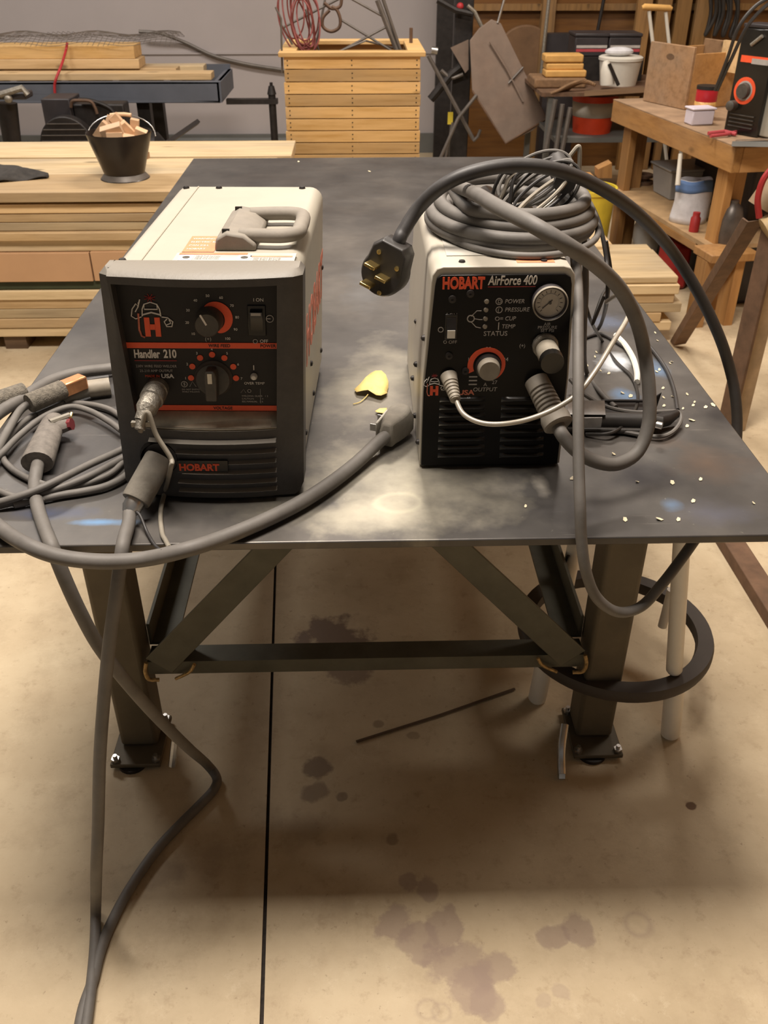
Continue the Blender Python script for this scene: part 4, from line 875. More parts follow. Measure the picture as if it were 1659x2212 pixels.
# ------------------------------------------------------------------ leads lying left of the welder
zl = TZ+.007
gl = thing('ground_lead', 'bundle of slim grey leads looped on the left table corner beside the welder', 'cable', U(60, 1000, Z=TZ))
cable('loop', [U(262, 900, Z=zl), U(235, 884, Z=zl), U(195, 874, Z=zl), U(150, 872, Z=zl), U(100, 884, Z=zl), U(50, 912, Z=zl), U(15, 950, Z=zl), U(5, 985, Z=zl), U(25, 1012, Z=zl), U(62, 1034, Z=zl), U(98, 1048, Z=zl+.004)], .0052, cable_m, gl, 12)
cable('loop', [U(262, 930, Z=zl+.008), U(238, 912, Z=zl+.008), U(195, 888, Z=zl+.008), U(150, 879, Z=zl+.008), U(95, 900, Z=zl+.008), U(45, 938, Z=zl+.008), U(8, 975, Z=zl+.008), U(-25, 1010, Z=zl+.006), U(-15, 1050, Z=zl), U(20, 1070, Z=zl), U(45, 1075, Z=zl)], .0052, cable_m, gl, 12)
cable('loop', [U(270, 968, Z=zl+.006), U(245, 980, Z=zl+.006), U(190, 1005, Z=zl+.012), U(120, 1040, Z=zl+.018), U(60, 1066, Z=zl+.014), U(0, 1085, Z=zl+.006), U(-40, 1092, Z=zl)], .0056, cable_m, gl, 12)
cable('loop', [U(275, 985, Z=zl+.004), U(250, 998, Z=zl+.004), U(200, 1025, Z=zl+.008), U(140, 1050, Z=zl+.009), U(80, 1068, Z=zl+.006), U(20, 1087, Z=zl), U(-40, 1100, Z=zl)], .0052, cable_m, gl, 12)
cable('loop', [U(288, 1013, Z=zl), U(262, 1035, Z=zl), U(225, 1052, Z=zl), U(180, 1062, Z=zl), U(130, 1070, Z=zl), U(70, 1082, Z=zl), U(30, 1090, Z=zl)], .0058, cable_m, gl, 12)
cable('loop', [U(268, 995, Z=zl), U(240, 1022, Z=zl), U(195, 1042, Z=zl), U(150, 1056, Z=zl), U(90, 1080, Z=zl)], .0045, cable_m, gl, 12)
cable('loop', [U(235, 815, Z=zl), U(190, 822, Z=zl), U(150, 838, Z=zl), U(100, 850, Z=zl)], .005, cable_dk, gl, 10)
# gun with copper end
gn = thing('gun_neck', 'pitted grey sleeve with a square copper end lying left of the welder', 'welding gun', U(120, 850, Z=TZ))
zg = TZ+.032; g0 = U(62, 872, Z=zg); g1 = U(137, 840, Z=zg+.004); g2 = U(182, 822, Z=zg+.004)
obj('sleeve', MB().tube([g0, g0.lerp(g1, .03), g0.lerp(g1, .97), g1], [.0155, .0165, .0165, .015], 20), braid_m, gn)
dvv = (g2-g1).normalized(); sdv = dvv.cross(Vector((0, 0, 1))).normalized(); 
MC_ = Matrix(((dvv.x, sdv.x, 0, g1.x), (dvv.y, sdv.y, 0, g1.y), (dvv.z, sdv.z, 1, g1.z), (0, 0, 0, 1)))
obj('copper_end', MB(MC_).box(-.002, .042, -.012, .012, -.012, .012), copper, gn, bevel=.003, label='square copper end')
cable('lead', [g0+dvv*.01, U(45, 885, Z=zg-.008), U(20, 925, Z=zl+.012), U(-5, 970, Z=zl+.01), U(-30, 1020, Z=zl+.004), U(-40, 1070, Z=zl+.004)], .0066, cable_m, gn, 12)
g3 = thing('torch_nozzle', 'grey tapered nozzle with pale collar half hidden behind the welder left side', 'nozzle', U(190, 845, Z=TZ))
zg2 = TZ+.017
obj('collar', MB().tube([U(192, 840, Z=zg2), U(238, 834, Z=zg2)], [.0155, .0155], 18), dusty_knob, g3)
obj('taper', MB().tube([U(138, 868, Z=zg2-.006), U(150, 858, Z=zg2-.002), U(170, 848, Z=zg2), U(193, 840, Z=zg2)], [.006, .010, .0125, .0135], 18), rubber_m, g3)
cable('lead', [U(142, 864, Z=zg2-.006), U(120, 878, Z=zg2-.008), U(80, 896, Z=zl)], .0055, cable_m, g3, 10)
tag(obj('torch_sleeve', MB().tube([U(-60, 885, Z=TZ+.02), U(0, 864, Z=TZ+.02), U(52, 845, Z=TZ+.02)], [.0165, .0165, .0155], 18), braid_m), 'dark speckled sleeve reaching out past the left table edge', 'sleeve')
# clamp / pistol handle with red tip
cg = thing('clamp_handle', 'worn grey pistol-shaped welding gun handle with red tip and a hanging lead', 'welding gun', U(95, 960, Z=TZ))
zc = TZ+.024
h0 = U(80, 1000, Z=zc-.002); h1 = U(118, 905, Z=zc)
obj('grip', MB().tube([h0, h0.lerp(h1, .02), h0.lerp(h1, .5), h0.lerp(h1, .9), h1], [.0235, .0245, .0215, .0185, .015], 20, flat=.8), grip_m, cg, label='worn grey grip')
j0_ = U(108, 922, Z=zc+.002); j1_ = U(150, 914, Z=zc+.002)
obj('jaw', MB().tube([j0_, j0_.lerp(j1_, .5), j1_], [.020, .018, .014], 12, flat=.75), grip_m, cg)
obj('red_trigger', MB().tube([U(140, 918, Z=zc+.002), U(156, 916, Z=zc+.004)], [.009, .010], 8), mat('dark_red', hexc(110, 40, 44), .5), cg)
obj('brass_tip', MB().tube([U(150, 905, Z=zc+.010), U(154, 893, Z=zc+.012)], [.0035, .003], 8), brass, cg)
obj('spring_lead', MB().tube([U(108, 912, Z=zc+.014), U(150, 897, Z=zc+.014)], .005, 8), cable_lt, cg)
pts = [h0+(h1-h0)*.15, U(78, 1022, Z=zc-.008), U(75, 1050, Z=zl+.002), U(80, 1090, Z=TZ+.010), U(92, 1130, Z=TZ+.0095), U(108, 1170, Z=TZ+.0095), U(118, 1195, Y=.982), U(140, 1250, Y=.975), U(172, 1320, Y=.975), U(213, 1395, Y=.985), U(270, 1470, Y=1.0), U(340, 1550, Y=1.06), U(405, 1614, Y=1.14), U(446, 1650, Z=.045), U(468, 1680, Z=.014), U(462, 1705, Z=.010), U(432, 1738, Z=.010), U(388, 1782, Z=.010), U(335, 1840, Z=.010), U(280, 1920, Z=.010), U(240, 1995, Z=.010), U(215, 2060, Z=.010), U(200, 2120, Z=.010), U(180, 2180, Z=.010), U(165, 2260, Z=.010)]
cable('lead', pts, .0096, cable_m, cg, 14)
# ------------------------------------------------------------------ leaf, leaf bit and chips
def leafmesh(pxs, z0, curl):
    P_ = [U(a, b_, Z=TZ+.003) for a, b_ in pxs]; cx = sum((p for p in P_), Vector())/len(P_); mb = MB(); vs = [cx+Vector((0, 0, z0))]
    R1 = [cx.lerp(p, .55)+Vector((0, 0, z0*.8+.0015*math.sin(i*1.9))) for i, p in enumerate(P_)]; R2_ = [p+Vector((0, 0, curl[i % len(curl)])) for i, p in enumerate(P_)]
    n = len(P_); mb._add([vs[0]]+R1+R2_, [(0, 1+i, 1+(i+1) % n) for i in range(n)]+[(1+i, 1+n+i, 1+n+(i+1) % n, 1+(i+1) % n) for i in range(n)]); return mb
lf_ = thing('dry_leaf', 'yellow dry heart-shaped leaf with stalk lying on the table between both machines', 'leaf', U(800, 835, Z=TZ))
obj('blade', leafmesh([(765, 842), (779, 832), (790, 822), (801, 812), (811, 809), (824, 811), (833, 818), (839, 828), (839, 837), (836, 848), (837, 853), (823, 862), (813, 860), (803, 856), (795, 853), (786, 853), (770, 851)], .007, (.001, .004, .007, .006, .008, .010, .009, .004, .001)), leaf_m, lf_, solid=.0005)
cable('stalk', [U(795, 852, Z=TZ+.004), U(788, 860, Z=TZ+.003), U(777, 869, Z=TZ+.002), U(763, 873, Z=TZ+.002)], .0009, leaf_m, lf_, 6)
tag(obj('leaf_scrap', leafmesh([(810, 889), (820, 884), (836, 882), (835, 889), (832, 894), (815, 893)], .002, (.001, .002)), leaf_m, solid=.0005), 'small pale yellow leaf scrap just left of the angled grey plug', 'leaf')
chips = [(1267, 791, 5), (1362, 857, 6), (1344, 850, 5), (1315, 808, 4), (1297, 802, 3), (1285, 772, 3), (1432, 840, 4), (1433, 860, 4), (1434, 878, 4), (1540, 876, 7), (1524, 881, 5), (1497, 877, 4), (1484, 853, 4), (1494, 909, 7), (1484, 922, 5), (1424, 800, 4), (1418, 804, 4), (1451, 783, 3), (1447, 786, 3), (1414, 900, 5), (1452, 858, 3),
         (1236, 1035, 6), (1376, 1042, 4), (1452, 1044, 7), (1513, 1037, 5), (1497, 1084, 6), (1350, 1124, 7), (1424, 1123, 8), (1465, 1124, 6), (1627, 1088, 4), (1325, 982, 5), (1365, 997, 3), (1288, 762, 3), (1500, 870, 3), (1475, 884, 3), (1135, 1095, 4), (1420, 737, 3), (1415, 720, 3), (645, 350, 3), (798, 371, 4)]
for i, (a_, b_, s_) in enumerate(chips):
    p = U(a_, b_, Z=TZ); q = (p-CAM).dot(fw)/FPX*s_; rz = random.random()*3
    o = obj('wood_chip', MB(Matrix.Translation(p) @ Matrix.Rotation(rz, 4, 'Z'))._add([(-q, -q*.5, .0004), (q*.2, -q*.7, .0004), (q, .1*q, .002), (q*.3, q*.8, .003), (-q*.7, q*.4, .001)], [(0, 1, 2, 3, 4)]), chip_m, solid=.0008, smooth=False)
    tag(o, 'tiny pale wood chip scattered on the dark table plate', 'wood chip', 'pale chips scattered on the table')

# ------------------------------------------------------------------ long lumber stack behind the table
SY = 3.56
def board(x0, x1, y0, y1, z0, z1, m, label, group='boards of the long lumber stack', rz=0, name='pine_board', cat='board', bevel=.003):
    cx, cy = (x0+x1)/2, (y0+y1)/2
    T_ = Matrix.Translation((cx, cy, 0)) @ Matrix.Rotation(rz, 4, 'Z')
    return tag(obj(name, MB(T_).box(x0-cx, x1-cx, y0-cy, y1-cy, z0, z1), m, bevel=bevel), label, cat, group)
ordn = ['topmost', 'second', 'third', 'fourth', 'lowest']
for i, xx in enumerate((-2.3, -1.45, -.5, .35, 1.08)):
    tag(obj('bearer', MB().box(xx-.045, xx+.045, SY+.02, SY+.84, 0, .058), skid_wood), ['dark bearer under the far left end of the lumber stack', 'dark bearer under the lumber stack left of the table', 'dark bearer under the lumber stack hidden behind the left welder', 'dark bearer under the lumber stack hidden behind the table', 'dark bearer under the right end of the lumber stack'][i], 'bearer', 'bearers under the lumber')
zz = .058; th = .0395
for i in range(5):
    k_ = 4-i
    rr = random.Random(i+3)
    xr = 1.33+rr.uniform(-.05, .03)
    yo = rr.uniform(0, .012)
    board(-3.1, xr-.05*(i % 2), SY+yo, SY+yo+.285, zz, zz+th-.001, pine if i % 2 else pine_pale, '%s front board in the low lumber pile under the green tarp' % ordn[k_])
    board(-3.1, xr+.02, SY+.30, SY+.58, zz, zz+th-.001, pine_pale, '%s middle-row board in the low lumber pile' % ordn[k_])
    board(-3.1, xr-.14, SY+.59, SY+.86, zz, zz+th-.001, pine, '%s rear-row board in the low lumber pile' % ordn[k_])
    zz += th
board(.98, 1.30, SY+.02, SY+.40, zz, zz+.03, pine_pale, 'short pale wide board on top of the right end of the lumber stack', bevel=.006)
board(.86, 1.12, SY+.45, SY+.80, zz, zz+.028, pine_pale, 'short pale board behind the wide one at the right end of the stack')
tag(obj('green_tarp', MB().box(-3.0, -.2, SY+.012, SY+.85, zz, zz+.038), green_m, bevel=.006), 'folded dark green tarp strip between the boards of the stack', 'tarp')
zz += .038
tag(obj('cardboard_box', MB().box(-3.0, -1.075, SY-.004, SY+.86, zz, zz+.115), tan_m, bevel=.002), 'long flat tan box inside the lumber stack, left end', 'box')
tag(obj('cardboard_box', MB().box(-1.07, -.15, SY+.0, SY+.86, zz, zz+.117), tan_m, bevel=.002), 'long flat tan box inside the lumber stack, beside the table', 'box')
zz += .117
for i in range(5):
    th = (.046, .034, .034, .034, .036)[i]; rr = random.Random(i+20); yo = rr.uniform(-.012, .014); k_ = 4-i
    m_ = (pine_pale, pine, pine_pale, pine, pine)[i]
    board(-3.05+rr.uniform(0, .1), -.3+rr.uniform(-.1, .1), SY+yo, SY+yo+.285, zz, zz+th-.0015, m_, '%s of five thin front boards above the tan boxes' % ordn[k_], rz=rr.uniform(-.002, .002))
    board(-3.0, -.35, SY+.30, SY+.58, zz, zz+th-.0015, pine_pale, '%s middle-row board above the tan boxes' % ordn[k_])
    board(-3.0, -.35, SY+.59, SY+.87, zz, zz+th-.0015, pine, '%s rear-row board above the tan boxes' % ordn[k_])
    zz += th
zz += .010
for (a_, b_) in ((-2.6, .0), (-1.2, 0), (-.5, 0)): tag(obj('sticker_strip', MB().box(a_-.02, a_+.02, SY+.03, SY+.86, zz-.0095, zz), skid_wood), {-2.6: 'thin spacer strip under the top boards, outside the photo left', -1.2: 'thin spacer strip under the top boards below the black bucket', -.5: 'thin spacer strip under the top boards behind the left welder'}[a_], 'spacer', 'spacer strips')
ZT_ = zz+.038
board(-3.2, -.42, SY-.015, SY+.29, zz, ZT_, pine, 'wide top front board of the lumber stack carrying the black bucket', rz=.004)
board(-3.1, -.36, SY+.30, SY+.60, zz, ZT_-.002, pine_pale, 'top middle board of the lumber stack behind the bucket')
board(-3.1, -.30, SY+.61, SY+.95, zz, ZT_+.004, pine_pale, 'top rear board of the lumber stack reaching behind the table corner')
# dark cloth on the stack
def cf(u_, v_):
    ty_ = 338+40*u_; by_ = 398-14*u_; p = U(-60+165*u_, ty_+(by_-ty_)*v_, Z=ZT_+.004)
    w = 1-abs(2*v_-1)**1.5
    return (p.x, p.y, ZT_+.006+.05*w*(1-u_*.75)*(.6+.4*math.sin(u_*9+v_*5))+.006*math.sin(13*u_+9*v_))
tag(obj('dark_cloth', MB().grid(cf, 26, 12), cloth_m, solid=.004), 'crumpled dark cloth lying at the left end of the lumber top', 'cloth')
# black bucket with offcuts
bp0 = U(264, 392, Z=ZT_); bc_ = Vector((bp0.x, bp0.y+.06, ZT_)); s_ = (bc_-CAM).dot(fw)/FPX
bk = thing('metal_bucket', 'black enamel bucket full of cut wood blocks standing on the lumber stack', 'bucket', bc_)
TB = Matrix.Translation(bc_); hh = 118*s_*.78
obj('bucket_body', MB(TB).lathe([(0, .03), (42*s_, .03), (66*s_, hh), (67.5*s_, hh+.004), (68*s_, hh), (43.5*s_, .026), (42*s_, .018), (52*s_, .002), (50*s_, 0), (38*s_, .022)], n=40), bucket_m, bk)
obj('foot_ring', MB(TB).lathe([(41*s_, .024), (51*s_, .004), (51.5*s_, 0), (49*s_, 0), (40*s_, .02)], n=44, closed=True), wire_m, bk)
hpts = [(bc_.x+72*s_*math.cos(math.radians(d)), bc_.y+.035+.3*72*s_*math.sin(math.radians(d)), bc_.z+hh-.02+72*s_*.55*max(0, math.sin(math.radians(d)))) for d in range(0, 181, 12)]
hd = obj('bail_handle', MB().tube(hpts, .0022, 7), steel, bk)
obj('wooden_grip', MB().tube([hpts[6], hpts[7], hpts[8], hpts[9]], .008, 10), cutwood, hd)
rb = random.Random(5)
lb = ['leaning on the bucket left rim', 'big one in the middle front of the bucket', 'standing upright at the back of the bucket', 'lying across the right side of the bucket', 'at the bucket right rim', 'low in the bucket front', 'deep in the bucket behind the front ones', 'small one by the bucket handle']
for i, (px, py, w_, h_, d_, a_, b_) in enumerate([(q0+(q0-262)*-.06, q1+15, q2*.9, q3*.8, q4, q5, q6) for q0, q1, q2, q3, q4, q5, q6 in [(219, 268, 20, 42, 12, .75, .2), (243, 272, 40, 34, 16, -.25, .5), (262, 256, 18, 52, 14, -.65, .1), (284, 272, 16, 60, 12, -.6, .5), (306, 276, 22, 26, 14, .4, .3), (268, 284, 40, 22, 14, .2, .9), (240, 255, 24, 34, 14, .4, -.3), (293, 258, 16, 32, 10, .2, .2)]]):
    yo = (-.04 if i in (1, 5) else .02 if i in (2, 6, 7) else 0)
    c_ = U(px, py, Y=bc_.y+yo)
    T_ = Matrix.Translation(c_) @ Matrix.Rotation(a_, 4, 'Y') @ Matrix.Rotation(b_, 4, 'X')
    tag(obj('wood_block', MB(T_).box(-w_*s_*.62, w_*s_*.62, -d_*s_/2, d_*s_/2, -h_*s_*.6, h_*s_*.6), cutwood, bevel=.0015), 'sawn wood block '+lb[i], 'wood block', 'sawn blocks in the bucket')
for i in range(5):
    T_ = Matrix.Translation(bc_+Vector((rb.uniform(-.05, .05), rb.uniform(-.05, .05), .05+.03*i))) @ Matrix.Rotation(rb.uniform(0, 3), 4, 'Z')
    tag(obj('wood_block', MB(T_).box(-.05, .05, -.03, .03, -.012, .012), cutwood), 'sawn wood block buried inside the bucket below the others', 'wood block', 'buried sawn blocks')
# ------------------------------------------------------------------ blue-grey steel frame with timber on it
FY = 6.1
ft = U(200, 178, Y=FY).z; fb = U(400, 222, Y=FY).z; fx1 = U(474, 200, Y=FY).x
fr_ = thing('trailer_chassis', 'long blue-grey painted steel beam frame against the white wall', 'chassis', (-1.8, FY, 0))
obj('front_beam', MB().box(-3.3, fx1, FY, FY+.012, fb, ft).box(-3.3, fx1, FY, FY+.06, ft-.012, ft).box(-3.3, fx1, FY, FY+.06, fb, fb+.012), blue_steel, fr_, bevel=.002)
obj('rear_beam', MB().box(-3.3, fx1, FY+.62, FY+.632, fb, ft+.03), blue_steel, fr_)
obj('end_plate', MB().box(fx1-.012, fx1+.012, FY, FY+.63, fb, ft), blue_steel, fr_)
for i in range(8): x = -3.1+i*.315; obj('cross_member', MB().box(x, x+.04, FY+.06, FY+.62, ft-.05, ft), blue_steel, fr_)
for xx in (-3.1, -1.9, U(312, 240, Y=FY+.1).x):
    obj('leg', MB().box(xx-.04, xx+.04, FY+.08, FY+.16, 0, fb), dk_metal, fr_)
    obj('leg', MB().box(xx-.04, xx+.04, FY+.5, FY+.58, 0, fb), dk_metal, fr_)
obj('tow_bar', MB().box(fx1, U(600, 215, Y=FY+.3).x, FY+.27, FY+.33, U(550, 224, Y=FY+.3).z, U(550, 213, Y=FY+.3).z), dk_metal, fr_)
px_ = U(590, 250, Y=FY+.3); tb_ = U(590, 178, Y=FY+.3).z
obj('jack_post', MB().cyl((px_.x, FY+.3, 0), (px_.x, FY+.3, tb_-.07), .024).cyl((px_.x, FY+.3, tb_-.07), (px_.x, FY+.3, tb_-.02), .030, .018).cyl((px_.x, FY+.3, tb_-.02), (px_.x, FY+.3, tb_), .010), dk_metal, fr_)
def tim(px0, px1, pyt, pyb, Y0, dy, m, label):
    a_ = U(px0, pyt, Y=Y0); b_ = U(px1, pyb, Y=Y0)
    return board(a_.x, b_.x, Y0, Y0+dy, b_.z, U(px1, pyt, Y=Y0).z, m, label, 'timbers on the steel frame', cat='timber', name='timber')
z_ = ft
def tz(x0, pxr, h_, Y0, dy, m, label, z0):
    xr = U(pxr, 150, Y=Y0).x; return board(x0, xr, Y0, Y0+dy, z0, z0+h_, m, label, 'timbers on the steel frame', cat='timber', name='timber')
tz(-3.0, 455, .040, FY+.08, .14, pine, 'lowest front timber on the blue-grey frame, the longest', ft)
tz(-3.1, 380, .045, FY+.26, .15, pine, 'second timber on the blue-grey frame, behind the longest', ft)
tz(-3.0, 440, .04, FY+.44, .14, pine_pale, 'hidden rear timber lying on the blue-grey frame', ft)
tz(-3.1, 302, .055, FY+.24, .2, pine, 'third timber up in the pile on the blue-grey frame', ft+.046)
tz(-3.0, 300, .05, FY+.45, .14, pine_pale, 'rear timber in the upper pile on the blue-grey frame', ft+.046)
tz(-3.2, 295, .075, FY+.26, .22, crate_wood, 'topmost thick timber on the blue-grey frame, below the wire mesh', ft+.102)
# mesh roll
mz = ft+.179; w0 = U(388, 88, Y=FY+.4).x
mbx = MB()
for i in range(50):
    x = -2.7+(w0+2.7)*i/49; mbx.tube([(x, FY+.2+.004*(i % 3), mz+.01+.012*math.sin(i*.5)), (x+.005, FY+.38, mz+.055+.012*math.sin(i*.3)), (x, FY+.6, mz+.02)], .0016, 3, False)
for j in range(13):
    f = j/12; y_ = FY+.2+.4*f; mbx.tube([(-2.7+(w0+2.7)*i/24, y_, mz+.012+.045*math.sin(PI*f)+.012*math.sin(i*.9)) for i in range(25)], .0016, 3, False)
tag(obj('wire_mesh', mbx, wire_m, smooth=False), 'grey wire mesh sheet lying on top of the timber pile by the white wall', 'wire mesh')
a_ = U(144, 92, Y=FY+.24); tag(cable('bungee_strap', [U(146, 96, Y=FY+.24)+Vector((0, 0, .01)), U(142, 110, Y=FY+.22), U(133, 140, Y=FY+.06), U(122, 168, Y=FY-.006), U(118, 185, Y=FY-.007), U(119, 207, Y=FY-.007)], .008, strap_m, None, 8), 'red cord hanging from the wire mesh over the steel frame', 'cord')
tag(cable('wall_cable', [U(300, 68, Y=WY-.08), U(345, 72, Y=WY-.08), U(400, 92, Y=WY-.03), U(460, 120, Y=WY-.03), U(530, 138, Y=WY-.03), U(605, 150, Y=WY-.03), U(680, 160, Y=WY-.03)], .012, wire_m, None, 8), 'thin grey cable drooping along the white wall right of the mesh', 'cable')
# compressor and motor left of the bucket
cx0 = U(140, 300, Y=5.6)
cmp_ = thing('air_compressor', 'dark compressor with round meshed belt guard left of the bucket', 'compressor', (cx0.x, 5.6, 0))
gz = U(140, 325, Y=5.6).z
x0 = U(83, 290, Y=5.6).x; x1 = U(198, 290, Y=5.6).x; zt_ = U(140, 252, Y=5.6).z; r_ = (x1-x0)/2; xm = (x0+x1)/2
op = [(x0, .16)]+[(xm+r_*math.cos(math.radians(d)), zt_-r_+r_*math.sin(math.radians(d))) for d in range(180, -1, -12)]+[(x1, .16)]
obj('belt_guard', MB().prism(op, 5.6, 5.68), dk_metal, cmp_, bevel=.006)
mg_ = MB()
for i in range(12): zz_ = .2+(zt_-.24)*i/11; mg_.box(x0+.02 if zz_ < zt_-r_ else xm-math.sqrt(max(0, r_*r_-(zz_-zt_+r_)**2))+.01, x1-.02 if zz_ < zt_-r_ else xm+math.sqrt(max(0, r_*r_-(zz_-zt_+r_)**2))-.01, 5.594, 5.6, zz_, zz_+.004)
obj('guard_mesh', mg_, wire_m, cmp_)
obj('tank', MB().tube([(x0-.05, 5.86, .30), (x0, 5.86, .30), (x1+.32, 5.86, .30), (x1+.38, 5.86, .30)], [.08, .15, .15, .08], 24), dk_metal, cmp_)
for (a_, b_) in ((x0+.03, 5.76), (x1+.25, 5.76), (x0+.03, 5.95), (x1+.25, 5.95)): obj('foot', MB().box(a_-.02, a_+.02, b_-.02, b_+.02, 0, .22), dk_metal, cmp_)
m0 = U(97, 248, Y=5.75); m1 = U(152, 212, Y=5.75)
obj('motor_box', MB().box(m0.x, m1.x, 5.72, 5.95, .44, m1.z), bat_m, cmp_, bevel=.006)
obj('pump_head', MB().box(m1.x, m1.x+.30, 5.76, 5.9, .44, U(180, 225, Y=5.76).z), dk_metal, cmp_, bevel=.01)
cable('copper_pipe', [U(153, 232, Y=5.7), U(156, 219, Y=5.7), U(170, 217, Y=5.7), U(195, 219, Y=5.7), U(205, 232, Y=5.7), U(210, 246, Y=5.7)], .009, bronze, cmp_, 8)
cable('hose', [U(170, 214, Y=5.75), U(200, 218, Y=5.75), U(235, 232, Y=5.75), U(250, 250, Y=5.75)], .011, dk_metal, cmp_, 8)
# clamp stand far left
cs = thing('bench_vise_stand', 'black stand with a chromed clamp head at the far left edge', 'stand', U(20, 335, Y=5.3))
obj('stand_post', MB().tube([U(14, 222, Y=5.3), U(30, 330, Y=5.3), (U(34, 330, Y=5.3).x, 5.3, .0)], [.055, .045, .04], 10), dk_metal, cs)
obj('stand_brace', MB().tube([U(-20, 300, Y=5.3), U(30, 322, Y=5.3), U(60, 322, Y=5.3)], .014, 8), dk_metal, cs)
obj('clamp_head', MB().box(U(-20, 212, Y=5.25).x, U(62, 212, Y=5.25).x, 5.22, 5.34, U(0, 214, Y=5.25).z, U(0, 198, Y=5.25).z), bat_m, cs, bevel=.01)
obj('chrome_jaw', MB().tube([U(0, 205, Y=5.2), U(48, 190, Y=5.2), U(60, 205, Y=5.2)], .016, 8), chrome, cs)
obj('chrome_knob', MB().ball(U(18, 213, Y=5.2), .022), chrome, cs)
b0_ = U(427, 263, Y=5.6); b1_ = U(324, 334, Y=4.62); b2_ = Vector((b1_.x-.01, 4.6, 0))
tag(obj('steel_bar', MB().tube([b0_, b1_, b2_], .016, 4), dk_metal), 'dark square steel bar leaning right of the bucket', 'steel bar')
tag(obj('sill_pipe', MB().tube([(-1.9, WY-.16, .12), (.35, WY-.16, .12)], .022, 10), wall_trim), 'grey pipe running low along the foot of the white wall', 'pipe')
# ------------------------------------------------------------------ slatted wooden planter crate
CY = 4.95
cr = thing('slatted_crate', 'tall square crate of horizontal pine slats holding scrap metal', 'crate', (U(765, 200, Y=CY).x, CY+.3, 0))
xl = U(607, 125, Y=CY).x; xr = U(914, 118, Y=CY).x; zt_ = U(760, 117, Y=CY).z; xlb = U(614, 330, Y=CY).x; xrb = U(911, 334, Y=CY).x; zb_ = U(760, 335, Y=CY).z
nz = 12; dz = (zt_-.015)/ (zt_-zb_) ; sh_ = (zt_-zb_)/8.25
nslat = int(zt_/sh_); DY = .62
for i in range(nslat+1):
    z1 = zt_-.012-i*sh_; z0 = max(.02, z1-sh_+.004)
    if z1 < .06: break
    t = i/8.; a_ = xl+(xlb-xl)*t*1.0+random.uniform(-.003, .003); b_ = xr+(xrb-xr)*t+random.uniform(-.003, .003)
    obj('slat', MB().box(a_+.012, b_-.012, CY, CY+.02, z0, z1), crate_wood, cr, bevel=.002)
    obj('slat', MB().box(xl+.014, xl+.034, CY+.0205, CY+DY-.0205, z0, z1), crate_wood, cr, bevel=.002)
    obj('slat', MB().box(xr-.034, xr-.014, CY+.0205, CY+DY-.0205, z0, z1), crate_wood, cr, bevel=.002)
    obj('slat', MB().box(xl+.012, xr-.012, CY+DY-.02, CY+DY, z0, z1), crate_wood, cr, bevel=.002)
    xm = (a_+b_)/2
    nm = MB()
    for (nx, nn) in ((xm-.002, 2), (xl+.03, 2), (xr-.03, 2)):
        for q_ in range(nn): nm.cyl((nx, CY-.0015, z0+(z1-z0)*(.3+.4*q_)), (nx, CY, z0+(z1-z0)*(.3+.4*q_)), .0035, n=6)
    obj('nails', nm, dk_metal, cr)
for (a_, b_) in ((xl+.034, CY+.0205), (xr-.074, CY+.0205), (xl+.034, CY+DY-.0605), (xr-.074, CY+DY-.0605)): obj('corner_post', MB().box(a_, a_+.04, b_, b_+.04, .0, zt_-.015), studs, cr)
for (a_, b_, c_, d_) in ((xl-.012, xr+.012, CY-.02, CY+.065), (xl-.012, xr+.012, CY+DY-.065, CY+DY+.02)): obj('cap_board', MB().box(a_, b_, c_, d_, zt_-.011, zt_+.011), crate_wood, cr, bevel=.003)
for a_ in (xl-.012, xr-.073): obj('cap_board', MB().box(a_, a_+.085, CY+.066, CY+DY-.066, zt_-.011, zt_+.011), crate_wood, cr, bevel=.003)
obj('crate_floor', MB().box(xl+.04, xr-.04, CY+.02, CY+DY-.02, zt_-.20, zt_-.18), skid_wood, cr)
zf = zt_-.18
# scrap in the crate
sc_ = thing('red_wire_coil', 'tangle of rusty red wire rising from the left of the slatted crate', 'wire coil', (U(650, 110, Y=CY+.2).x, CY+.2, zf))
rr = random.Random(2)
for i in range(9):
    cxp = 640+rr.uniform(-12, 22); cyp = 38+rr.uniform(-16, 14); rx_ = 26+rr.uniform(-8, 14); ry_ = 62+rr.uniform(-10, 18); an = math.radians(12+rr.uniform(-14, 12))
    pts_ = []
    for j in range(13):
        t = j/13*2*PI; lx = rx_*math.cos(t); ly = ry_*math.sin(t)
        pts_.append(U(cxp+lx*math.cos(an)-ly*math.sin(an)*-.4, min(118, cyp+ly*math.cos(an)+lx*math.sin(an)), Y=CY+.16+.012*i+.03*math.sin(t*2+i)))
    cable('strand', pts_+[pts_[0]], .0042, redwire, sc_, 6, step=4)
cable('strand', [U(668, 100, Y=CY+.25), U(640, 118, Y=CY+.25), (U(640, 118, Y=CY+.25).x, CY+.25, zf)], .0042, redwire, sc_, 6)
hk = thing('iron_hooks', 'S-shaped brown iron hook hanging over the crate', 'hook', U(716, 70, Y=CY+.3))
cable('hook', [U(700, 6, Y=CY+.3), U(716, 18, Y=CY+.3), U(734, 14, Y=CY+.3), U(738, -6, Y=CY+.3), U(738, -40, Y=CY+.3)], .0085, bronze, hk, 10)
cable('hook', [U(712, 22, Y=CY+.3), U(698, 38, Y=CY+.3), U(698, 58, Y=CY+.3), U(715, 68, Y=CY+.3), U(732, 60, Y=CY+.3), U(735, 42, Y=CY+.3), U(728, 22, Y=CY+.3), U(716, 14, Y=CY+.3)], .0085, bronze, hk, 10)
def rod(name, pts, r, m, label, cat='rod', group=None, n=8):
    return tag(obj(name, MB().tube(pts, r, n), m), label, cat, group)
Yc = CY+.34
def fz(px, py, Y): 
    p = U(px, py, Y=Y); return (p.x, Y, zf)
